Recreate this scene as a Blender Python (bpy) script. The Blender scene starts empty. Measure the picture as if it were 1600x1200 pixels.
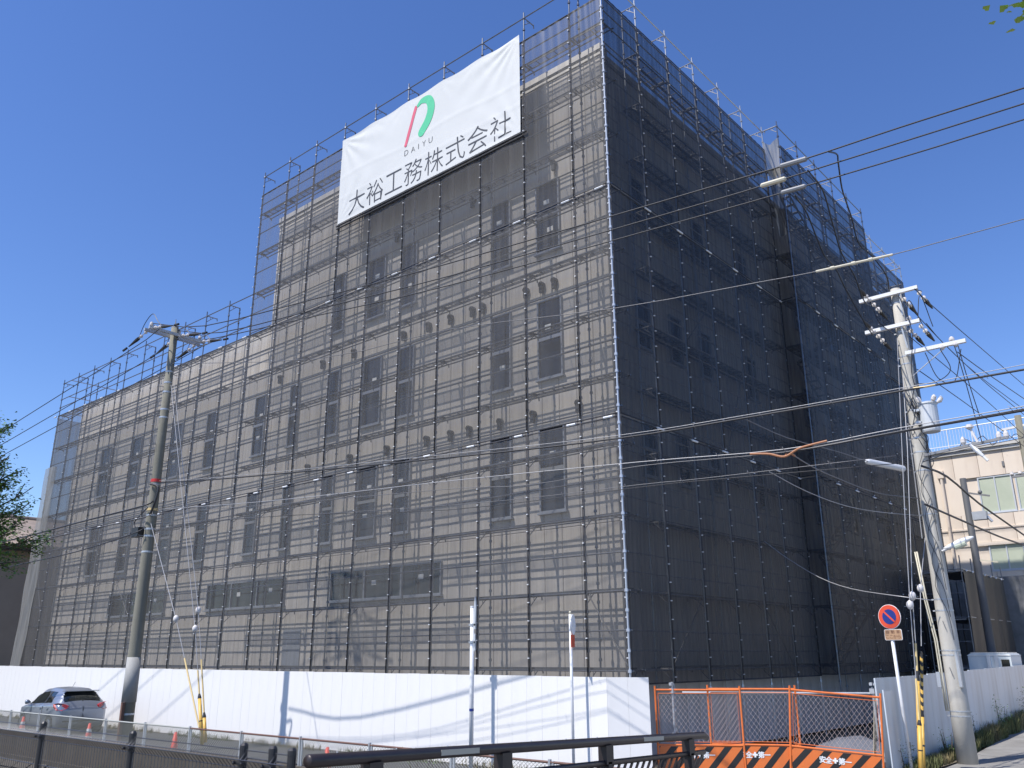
import bpy, math, random
from mathutils import Vector, Matrix
random.seed(7)
R = math.radians
SC = bpy.context.scene
COL = SC.collection
H = 2.45                                   # the survey below is relative to the camera's eye; everything is lifted by H so the street is at z = 0

# ------------------------------------------------------------------ camera, world, sun, exposure
cam_d = bpy.data.cameras.new('camera'); cam = bpy.data.objects.new('camera', cam_d); COL.objects.link(cam)
cam_d.sensor_width = 36.0; cam_d.lens = 30.01; cam_d.clip_start = 0.1; cam_d.clip_end = 3000
RT = Vector((0.75514, 0.65555, -0.00448)); DN = Vector((-0.20236, 0.22660, -0.95274)); FW = Vector((-0.62355, 0.72036, 0.30377))
cam.matrix_world = Matrix(((RT.x, -DN.x, -FW.x, 0), (RT.y, -DN.y, -FW.y, 0), (RT.z, -DN.z, -FW.z, H), (0, 0, 0, 1)))
SC.camera = cam
w = bpy.data.worlds.new('World'); SC.world = w; w.use_nodes = True
nt = w.node_tree; nt.nodes.clear()
sky = nt.nodes.new('ShaderNodeTexSky'); sky.sky_type = 'NISHITA'; sky.sun_disc = False
SUN_EL, SUN_ROT = R(55.8), R(198.3)
sky.sun_elevation = SUN_EL; sky.sun_rotation = SUN_ROT; sky.air_density = 1.0; sky.dust_density = 0.15; sky.ozone_density = 4.0
bg = nt.nodes.new('ShaderNodeBackground'); bg.inputs[1].default_value = 0.152
wo = nt.nodes.new('ShaderNodeOutputWorld'); hs = nt.nodes.new('ShaderNodeHueSaturation'); hs.inputs['Saturation'].default_value = 1.17; hs.inputs['Hue'].default_value = 0.513; nt.links.new(sky.outputs[0], hs.inputs['Color']); nt.links.new(hs.outputs[0], bg.inputs[0]); nt.links.new(bg.outputs[0], wo.inputs[0])
sd = bpy.data.lights.new('sun', 'SUN'); sd.energy = 4.6; sd.angle = R(0.53); sd.color = (1.0, 0.95, 0.88)
sun = bpy.data.objects.new('sun', sd); COL.objects.link(sun)
sun.rotation_euler = Vector((0.33, 1.0, -1.55)).to_track_quat('-Z', 'Y').to_euler(); sun.location = (0, -20, 40)
SC.view_settings.view_transform = 'Standard'; SC.view_settings.look = 'None'
SC.view_settings.exposure = 0.3; SC.view_settings.gamma = 1.0; SC.view_settings.use_curve_mapping = False
SC.cycles.use_denoising = True
SC.cycles.max_bounces = 8; SC.cycles.transparent_max_bounces = 24; SC.cycles.diffuse_bounces = 3

# ------------------------------------------------------------------ materials
MAT = {}
def mat(name, col, rough=0.7, metal=0.0, col2=None, scale=6.0, amt=0.5, bump=0.0, bscale=None, stretch=(1, 1, 1), detail=6, spec=0.5, coat=0.0, dirt=None):
    m = bpy.data.materials.new(name); m.use_nodes = True; n = m.node_tree; b = n.nodes['Principled BSDF']
    b.inputs['Roughness'].default_value = rough; b.inputs['Metallic'].default_value = metal
    b.inputs['Specular IOR Level'].default_value = spec
    if coat: b.inputs['Coat Weight'].default_value = coat; b.inputs['Coat Roughness'].default_value = 0.05
    b.inputs['Base Color'].default_value = (*col, 1)
    tc = n.nodes.new('ShaderNodeTexCoord'); mp = n.nodes.new('ShaderNodeMapping'); mp.inputs['Scale'].default_value = stretch
    n.links.new(tc.outputs['Object'], mp.inputs['Vector'])
    out = None
    if col2 is not None:
        no = n.nodes.new('ShaderNodeTexNoise'); no.inputs['Scale'].default_value = scale; no.inputs['Detail'].default_value = detail; no.inputs['Roughness'].default_value = 0.6
        n.links.new(mp.outputs[0], no.inputs['Vector'])
        rp = n.nodes.new('ShaderNodeValToRGB'); rp.color_ramp.elements[0].position = 0.5 - amt * 0.4; rp.color_ramp.elements[1].position = 0.5 + amt * 0.4
        rp.color_ramp.elements[0].color = (*col, 1); rp.color_ramp.elements[1].color = (*col2, 1)
        n.links.new(no.outputs['Fac'], rp.inputs['Fac']); out = rp.outputs[0]
    if dirt is not None:                     # streaks that run down, a stain with a shape of its own
        dcol, dsc, damt = dirt
        mp2 = n.nodes.new('ShaderNodeMapping'); mp2.inputs['Scale'].default_value = dsc; n.links.new(tc.outputs['Object'], mp2.inputs['Vector'])
        n2 = n.nodes.new('ShaderNodeTexNoise'); n2.inputs['Scale'].default_value = 1.0; n2.inputs['Detail'].default_value = 8; n.links.new(mp2.outputs[0], n2.inputs['Vector'])
        mr = n.nodes.new('ShaderNodeMapRange'); mr.inputs['From Min'].default_value = 0.45; mr.inputs['From Max'].default_value = 0.75; mr.inputs['To Max'].default_value = damt
        n.links.new(n2.outputs['Fac'], mr.inputs['Value'])
        mx = n.nodes.new('ShaderNodeMix'); mx.data_type = 'RGBA'
        n.links.new(mr.outputs[0], mx.inputs['Factor'])
        if out is not None: n.links.new(out, mx.inputs['A'])
        else: mx.inputs['A'].default_value = (*col, 1)
        mx.inputs['B'].default_value = (*dcol, 1); out = mx.outputs['Result']
    if out is not None: n.links.new(out, b.inputs['Base Color'])
    if bump:
        nb = n.nodes.new('ShaderNodeTexNoise'); nb.inputs['Scale'].default_value = bscale or scale * 4; nb.inputs['Detail'].default_value = 4
        n.links.new(mp.outputs[0], nb.inputs['Vector'])
        bp = n.nodes.new('ShaderNodeBump'); bp.inputs['Strength'].default_value = bump; bp.inputs['Distance'].default_value = 0.02
        n.links.new(nb.outputs['Fac'], bp.inputs['Height']); n.links.new(bp.outputs[0], b.inputs['Normal'])
    MAT[name] = m
    return m

def net_mat(name, col, opac, var=0.12, spec=0.3, trans=0.25):
    """woven mesh: a share of clear holes, the rest dark thread that scatters a little light through"""
    m = bpy.data.materials.new(name); m.use_nodes = True; n = m.node_tree; n.nodes.clear()
    o = n.nodes.new('ShaderNodeOutputMaterial'); mix = n.nodes.new('ShaderNodeMixShader'); tr = n.nodes.new('ShaderNodeBsdfTransparent')
    pr = n.nodes.new('ShaderNodeBsdfPrincipled'); pr.inputs['Roughness'].default_value = 0.45; pr.inputs['Specular IOR Level'].default_value = spec
    tl = n.nodes.new('ShaderNodeBsdfTranslucent'); tl.inputs['Color'].default_value = (*col, 1); m2 = n.nodes.new('ShaderNodeMixShader'); m2.inputs[0].default_value = trans
    tc = n.nodes.new('ShaderNodeTexCoord'); mp = n.nodes.new('ShaderNodeMapping'); mp.inputs['Scale'].default_value = (7, 7, 0.35)
    no = n.nodes.new('ShaderNodeTexNoise'); no.inputs['Scale'].default_value = 1.0; no.inputs['Detail'].default_value = 5
    oi = n.nodes.new('ShaderNodeObjectInfo')
    n.links.new(tc.outputs['Object'], mp.inputs['Vector']); n.links.new(mp.outputs[0], no.inputs['Vector'])
    ad = n.nodes.new('ShaderNodeMapRange'); ad.inputs['From Min'].default_value = 0.3; ad.inputs['From Max'].default_value = 0.7
    ad.inputs['To Min'].default_value = opac - var; ad.inputs['To Max'].default_value = opac + var
    n.links.new(no.outputs['Fac'], ad.inputs['Value'])
    a2 = n.nodes.new('ShaderNodeMath'); a2.operation = 'MULTIPLY_ADD'; a2.inputs[1].default_value = 0.10; n.links.new(oi.outputs['Random'], a2.inputs[0]); n.links.new(ad.outputs[0], a2.inputs[2])
    n.links.new(a2.outputs[0], mix.inputs[0])
    rp = n.nodes.new('ShaderNodeValToRGB'); rp.color_ramp.elements[0].color = (*[c * 0.8 for c in col], 1); rp.color_ramp.elements[1].color = (*[min(1, c * 1.3) for c in col], 1)
    n.links.new(no.outputs['Fac'], rp.inputs[0]); n.links.new(rp.outputs[0], pr.inputs['Base Color'])
    n.links.new(pr.outputs[0], m2.inputs[1]); n.links.new(tl.outputs[0], m2.inputs[2])
    n.links.new(tr.outputs[0], mix.inputs[1]); n.links.new(m2.outputs[0], mix.inputs[2]); n.links.new(mix.outputs[0], o.inputs[0])
    MAT[name] = m
    return m

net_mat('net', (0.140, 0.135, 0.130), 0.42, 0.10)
net_mat('net_shaded', (0.045, 0.047, 0.053), 0.65, 0.12, 0.15, 0.15)  # copy of the front net, darkened and closed up for the side's shade
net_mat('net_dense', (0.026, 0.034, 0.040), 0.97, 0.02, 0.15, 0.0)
net_mat('net_fold_lit', (0.30, 0.295, 0.28), 0.62, 0.12, 0.35, 0.3)  # doubled net, its thread lightened to carry the sunlit sheen
net_mat('plank_mesh', (0.10, 0.10, 0.11), 0.34, 0.02)
mat('plank_steel', (0.13, 0.135, 0.15), 0.5, 0.5)
mat('pole_dark', (0.075, 0.08, 0.09), 0.7)
mat('hem', (0.035, 0.035, 0.042), 0.8)
mat('tie', (0.75, 0.75, 0.75), 0.35)
mat('steel', (0.50, 0.52, 0.55), 0.38, 0.75, (0.36, 0.37, 0.38), 3, 0.6)
mat('steel_shade', (0.20, 0.22, 0.26), 0.34, 0.7, (0.13, 0.145, 0.17), 3, 0.6)  # scaffold steel darkened so pipes look backlit and shaded
mat('steel_sunlit', (0.50, 0.53, 0.58), 0.4, 0.4)  # scaffold steel lightened to put sun on the corner post
mat('steel_dull', (0.30, 0.30, 0.31), 0.55, 0.5, (0.20, 0.20, 0.20), 3, 0.6)
mat('wall_beige', (0.645, 0.60, 0.55), 0.85, 0, (0.575, 0.535, 0.485), 1.2, 0.8, 0.15, 30, dirt=((0.36, 0.31, 0.26), (2.5, 2.5, 0.25), 0.35))
mat('wall_joint', (0.20, 0.18, 0.16), 0.9)
mat('coping', (0.62, 0.60, 0.56), 0.5, 0.2, (0.5, 0.48, 0.45), 2, 0.5)
mat('roof_grey', (0.30, 0.29, 0.28), 0.9, 0, (0.22, 0.22, 0.21), 0.5, 0.6)
mat('alu_frame', (0.34, 0.36, 0.40), 0.45, 0.2)
mat('glass_dark', (0.008, 0.013, 0.024), 0.08, 0.0, (0.02, 0.027, 0.04), 0.8, 0.6, spec=0.6)
mat('frame_pale', (0.55, 0.58, 0.62), 0.45, 0.1)
mat('glass_green', (0.46, 0.51, 0.40), 0.12, 0.0, (0.56, 0.60, 0.48), 1.2, 0.7, spec=0.8)
mat('paper', (0.8, 0.8, 0.78), 0.8)
mat('vent', (0.10, 0.10, 0.105), 0.5, 0.4)
mat('banner', (0.60, 0.61, 0.605), 0.6, 0, (0.56, 0.575, 0.57), 0.8, 0.8, 0.1, 3)
mat('print_grey', (0.045, 0.05, 0.065), 0.6)
mat('print_red', (0.62, 0.10, 0.17), 0.6)
mat('print_green', (0.07, 0.50, 0.27), 0.6)
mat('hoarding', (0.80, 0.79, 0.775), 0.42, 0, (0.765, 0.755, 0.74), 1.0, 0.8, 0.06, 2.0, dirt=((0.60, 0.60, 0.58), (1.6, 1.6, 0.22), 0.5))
mat('hoarding_shaded', (0.58, 0.64, 0.70), 0.35, 0.1, (0.52, 0.575, 0.63), 0.8, 0.8, 0.2, 1.4, dirt=((0.33, 0.34, 0.34), (3, 3, 0.4), 0.6))  # the white hoarding again, shade tinted into its colour
mat('seam', (0.40, 0.42, 0.44), 0.6)
mat('concrete', (0.36, 0.35, 0.33), 0.9, 0, (0.28, 0.27, 0.25), 3, 0.7, 0.3, 25, dirt=((0.17, 0.16, 0.14), (1.2, 1.2, 0.5), 0.7))
mat('concrete_old', (0.085, 0.072, 0.056), 0.95, 0, (0.05, 0.043, 0.034), 2.5, 0.8, 0.5, 20, dirt=((0.085, 0.075, 0.06), (1.5, 1.5, 0.4), 0.85))
mat('pole_old', (0.235, 0.225, 0.185), 0.9, 0, (0.19, 0.185, 0.15), 5, 0.8, 0.25, 40, dirt=((0.13, 0.125, 0.10), (5, 5, 0.6), 0.6))
mat('pole_new', (0.53, 0.51, 0.46), 0.85, 0, (0.46, 0.44, 0.40), 4, 0.8, 0.25, 40, dirt=((0.34, 0.32, 0.28), (6, 6, 0.5), 0.6))
mat('pole_wrap', (0.36, 0.36, 0.35), 0.7, 0, (0.30, 0.30, 0.29), 6, 0.7)
mat('galv', (0.56, 0.58, 0.60), 0.42, 0.5, (0.45, 0.46, 0.48), 5, 0.6)
mat('white_paint', (0.78, 0.79, 0.80), 0.4, 0, (0.70, 0.71, 0.72), 3, 0.6)
mat('white_wire', (0.40, 0.40, 0.41), 0.45, 0.3)
mat('cable_black', (0.022, 0.023, 0.028), 0.5, 0, (0.035, 0.036, 0.042), 3, 0.7)
mat('cable_grey', (0.16, 0.16, 0.17), 0.45, 0.4)
mat('cable_orange', (0.40, 0.17, 0.08), 0.6)
mat('cover_grey', (0.22, 0.23, 0.25), 0.5)
mat('insulator', (0.68, 0.67, 0.66), 0.2, 0, (0.60, 0.55, 0.52), 6, 0.6)
mat('black_rubber', (0.02, 0.02, 0.022), 0.5)
mat('transformer', (0.60, 0.63, 0.66), 0.4, 0.0, (0.52, 0.55, 0.58), 3, 0.6)
mat('yellow', (0.74, 0.46, 0.10), 0.45, 0, (0.66, 0.40, 0.085), 4, 0.6)
mat('yellow_pale', (0.74, 0.56, 0.26), 0.5)
mat('red', (0.60, 0.035, 0.03), 0.5)
mat('orange_cone', (0.72, 0.07, 0.045), 0.5)
mat('orange', (0.78, 0.20, 0.045), 0.42, 0, (0.70, 0.17, 0.04), 5, 0.7, dirt=((0.48, 0.14, 0.05), (6, 6, 2), 0.4))
mat('stripe_black', (0.02, 0.02, 0.02), 0.5)
mat('mesh_wire', (0.56, 0.46, 0.43), 0.5, 0.5)
mat('chain_wire', (0.45, 0.45, 0.40), 0.5, 0.3)
mat('print_white', (0.85, 0.86, 0.86), 0.5)
mat('rail_dark', (0.030, 0.024, 0.026), 0.38, 0.2, (0.045, 0.036, 0.036), 6, 0.6, 0.05, 60)
mat('reflector', (0.42, 0.40, 0.33), 0.5)
mat('fence_dark', (0.03, 0.03, 0.034), 0.4, 0.2)
mat('fence_wire', (0.10, 0.105, 0.12), 0.32, 0.6)
mat('asphalt', (0.060, 0.060, 0.060), 0.92, 0, (0.045, 0.045, 0.045), 5, 0.6, 0.3, 60)
mat('pavement', (0.30, 0.29, 0.27), 0.9, 0, (0.22, 0.21, 0.195), 1.8, 0.8, 0.35, 40, dirt=((0.15, 0.14, 0.125), (0.9, 0.9, 0.9), 0.6))
mat('earth', (0.17, 0.145, 0.11), 0.95, 0, (0.12, 0.105, 0.075), 3, 0.8, 0.6, 20)
mat('canal_bed', (0.10, 0.10, 0.085), 0.9, 0, (0.06, 0.062, 0.05), 2, 0.8, 0.5, 12)
mat('water', (0.035, 0.045, 0.035), 0.06, 0, (0.05, 0.06, 0.045), 1, 0.7, 0.15, 6, spec=0.7)
mat('masonry', (0.095, 0.083, 0.065), 0.95, 0, (0.06, 0.052, 0.04), 3, 0.8, 0.5, 20)
mat('leaf', (0.085, 0.18, 0.028), 0.5, 0, (0.14, 0.26, 0.05), 3, 0.8)
mat('leaf_dark', (0.022, 0.055, 0.016), 0.6, 0, (0.04, 0.085, 0.022), 3, 0.8)
mat('leaf_lime', (0.34, 0.50, 0.10), 0.5, 0, (0.11, 0.21, 0.03), 4, 0.8)
mat('bark', (0.12, 0.095, 0.07), 0.9, 0, (0.08, 0.065, 0.05), 10, 0.8, 0.5, 30)
mat('grass', (0.070, 0.105, 0.028), 0.8, 0, (0.15, 0.14, 0.06), 2.5, 0.9)
mat('dry_grass', (0.26, 0.21, 0.12), 0.9, 0, (0.15, 0.14, 0.06), 2.5, 0.9)
mat('car_silver', (0.30, 0.33, 0.385), 0.30, 0.5, coat=0.5)
mat('car_white', (0.78, 0.78, 0.78), 0.3, 0.0, coat=0.6)
mat('car_glass', (0.012, 0.016, 0.016), 0.04, spec=0.9)
mat('car_trim', (0.02, 0.02, 0.02), 0.6)
mat('tail_red', (0.45, 0.03, 0.035), 0.15, coat=0.8)
mat('rim', (0.45, 0.46, 0.48), 0.3, 0.8)
mat('plate', (0.8, 0.8, 0.78), 0.5)
mat('sign_blue', (0.012, 0.03, 0.20), 0.4)
mat('sign_orange', (0.66, 0.075, 0.03), 0.4)
mat('sign_tan', (0.42, 0.26, 0.15), 0.5)
mat('sign_brown', (0.14, 0.055, 0.03), 0.5)
mat('sign_back', (0.55, 0.57, 0.60), 0.4, 0.4)
mat('tan_wall', (0.78, 0.685, 0.575), 0.85, 0, (0.73, 0.63, 0.525), 1.0, 0.7, 0.1, 20, dirt=((0.46, 0.36, 0.28), (1.2, 1.2, 0.2), 0.45))
mat('house_wall', (0.36, 0.29, 0.22), 0.9, 0, (0.30, 0.24, 0.18), 1, 0.7)
mat('roof_tile', (0.34, 0.27, 0.21), 0.7, 0, (0.22, 0.175, 0.14), 2, 0.8)
mat('truck_side', (0.62, 0.68, 0.72), 0.35)
mat('conduit', (0.62, 0.58, 0.46), 0.6, 0, (0.50, 0.47, 0.37), 5, 0.7)
mat('tarp', (0.16, 0.17, 0.20), 0.6, 0, (0.12, 0.13, 0.16), 2, 0.7, 0.4, 6)
mat('copper_brown', (0.14, 0.07, 0.05), 0.6)

# ------------------------------------------------------------------ mesh building
class MB:
    def __init__(s): s.v = []; s.f = []; s.m = []
    def add(s, vs, fs, mi=0):
        k = len(s.v); s.v += [tuple(v) for v in vs]; s.f += [tuple(i + k for i in f) for f in fs]; s.m += [mi] * len(fs)
        return s
    def box(s, a, b, mi=0):
        x0, y0, z0 = a; x1, y1, z1 = b
        return s.add([(x0,y0,z0),(x1,y0,z0),(x1,y1,z0),(x0,y1,z0),(x0,y0,z1),(x1,y0,z1),(x1,y1,z1),(x0,y1,z1)],
                     [(0,3,2,1),(4,5,6,7),(0,1,5,4),(1,2,6,5),(2,3,7,6),(3,0,4,7)], mi)
    def beam(s, p, q, w, h, mi=0, up=(0, 0, 1)):
        p = Vector(p); q = Vector(q); d = (q - p).normalized(); u = Vector(up)
        if abs(d.dot(u)) > 0.98: u = Vector((0, 1, 0))
        a = d.cross(u).normalized() * w / 2; b = a.cross(d).normalized() * h / 2
        vs = [p - a - b, p + a - b, p + a + b, p - a + b, q - a - b, q + a - b, q + a + b, q - a + b]
        return s.add(vs, [(0,1,2,3),(7,6,5,4),(0,4,5,1),(1,5,6,2),(2,6,7,3),(3,7,4,0)], mi)
    def tube(s, pts, r, n=8, mi=0, cap=True):
        pts = [Vector(p) for p in pts]; rs = r if isinstance(r, (list, tuple)) else [r] * len(pts)
        k = len(s.v); a = None
        for i, p in enumerate(pts):
            d = (pts[min(i + 1, len(pts) - 1)] - pts[max(i - 1, 0)]).normalized()
            if a is None:
                u = Vector((0, 0, 1)) if abs(d.z) < 0.9 else Vector((1, 0, 0)); a = d.cross(u).normalized()
            else:
                a = (a - d * a.dot(d)).normalized()
            b = d.cross(a)
            for j in range(n):
                t = 2 * math.pi * j / n; s.v.append(tuple(p + (a * math.cos(t) + b * math.sin(t)) * rs[i]))
        for i in range(len(pts) - 1):
            for j in range(n):
                s.f.append((k + i*n + j, k + i*n + (j+1) % n, k + (i+1)*n + (j+1) % n, k + (i+1)*n + j)); s.m.append(mi)
        if cap:
            s.f.append(tuple(k + j for j in reversed(range(n)))); s.m.append(mi)
            s.f.append(tuple(k + (len(pts)-1)*n + j for j in range(n))); s.m.append(mi)
        return s
    def ball(s, c, r, mi=0, n=8, sz=1.0):
        return s.tube([(c[0], c[1], c[2] + r*sz*math.sin(t)) for t in [R(x) for x in (-80, -50, -20, 10, 40, 80)]], [r*math.cos(R(x)) for x in (-80, -50, -20, 10, 40, 80)], n, mi)
    def quad(s, a, b, c, d, mi=0): return s.add([a, b, c, d], [(0, 1, 2, 3)], mi)
    def prism(s, poly, y0, y1, mi=0):        # polygon in x,z extruded along y
        n = len(poly); vs = [(x, y0, z) for x, z in poly] + [(x, y1, z) for x, z in poly]
        return s.add(vs, [tuple(range(n)), tuple(reversed(range(n, 2*n)))] + [(i, i+n, (i+1) % n + n, (i+1) % n) for i in range(n)], mi)
    def mesh(s, name, mats, off=(0, 0, 0), smooth=False):
        me = bpy.data.meshes.new(name); o = Vector(off)
        me.from_pydata([tuple(Vector(v) - o) for v in s.v], [], s.f); me.update()
        for m in mats: me.materials.append(MAT[m] if isinstance(m, str) else m)
        if len(mats) > 1: me.polygons.foreach_set('material_index', s.m)
        if smooth: me.polygons.foreach_set('use_smooth', [True] * len(me.polygons))
        return me

WL = {}
def put(name, me, loc=(0, 0, 0), parent=None, rot=None):
    o = bpy.data.objects.new(name, me); COL.objects.link(o)
    if parent: o.parent = parent
    o.location = loc
    if rot: o.rotation_euler = rot
    return o
def tag(o, label=None, cat=None, group=None, kind=None):
    if label: o['label'] = label
    if cat: o['category'] = cat
    if group: o['group'] = group
    if kind: o['kind'] = kind
    return o
def root(name, loc, label, cat, group=None, rz=0):
    o = bpy.data.objects.new(name, None); COL.objects.link(o); o.location = loc; o.rotation_euler = (0, 0, rz); o.empty_display_size = 0.2
    WL[o.name] = Vector(loc); return tag(o, label, cat, group)
def part(name, mb, mats, parent, smooth=False, kind=None):
    """verts in survey coordinates; parent is an unrotated root or part"""
    if isinstance(mats, str): mats = [mats]
    o = put(name, mb.mesh(name, mats, WL[parent.name], smooth), (0, 0, 0), parent); WL[o.name] = WL[parent.name]
    if kind: o['kind'] = kind
    return o
def lpart(name, mb, mats, parent, smooth=False, loc=(0, 0, 0), kind=None):
    if isinstance(mats, str): mats = [mats]
    o = put(name, mb.mesh(name, mats, (0, 0, 0), smooth), loc, parent)
    if kind: o['kind'] = kind
    return o
def share(name, me, loc, parent, rot=None): return put(name, me, loc, parent, rot)
def solo(name, mb, mats, label=None, cat=None, group=None, kind=None, smooth=False, org=None):
    if isinstance(mats, str): mats = [mats]
    if org is None:
        xs = list(zip(*mb.v)); org = (sum(xs[0])/len(xs[0]), sum(xs[1])/len(xs[1]), min(xs[2]))
    o = put(name, mb.mesh(name, mats, org, smooth), org); WL[o.name] = Vector(org)
    return tag(o, label, cat, group, kind)
def copy_tree(o, parent=None):
    c = o.copy(); COL.objects.link(c); c.parent = parent
    for ch in list(o.children): copy_tree(ch, c)
    return c
def text_mb(s, size, off=0.0):
    """lettering: the built-in font turned into flat mesh data (x right, y up)"""
    cu = bpy.data.curves.new('lettering', 'FONT'); cu.body = s; cu.size = size; cu.align_x = 'CENTER'; cu.align_y = 'CENTER'; cu.resolution_u = 3; cu.offset = off
    ob = bpy.data.objects.new('lettering', cu); COL.objects.link(ob)
    dg = bpy.context.evaluated_depsgraph_get(); me = bpy.data.meshes.new_from_object(ob.evaluated_get(dg))
    vs = [tuple(v.co) for v in me.vertices]; fs = [tuple(p.vertices) for p in me.polygons]
    bpy.data.objects.remove(ob); bpy.data.meshes.remove(me); bpy.data.curves.remove(cu)
    return vs, fs
def smooth_path(pts, n=6):
    P = [Vector(p) for p in pts]; out = []
    if len(P) < 3: return P
    for i in range(len(P) - 1):
        a = P[i-1] if i else P[0]*2 - P[1]; b, c = P[i], P[i+1]; d = P[i+2] if i + 2 < len(P) else P[-1]*2 - P[-2]
        for k in range(n):
            t = k / n; out.append(0.5*((2*b) + (c-a)*t + (2*a-5*b+4*c-d)*t*t + (3*b-a-3*c+d)*t**3))
    out.append(P[-1]); return out

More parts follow.
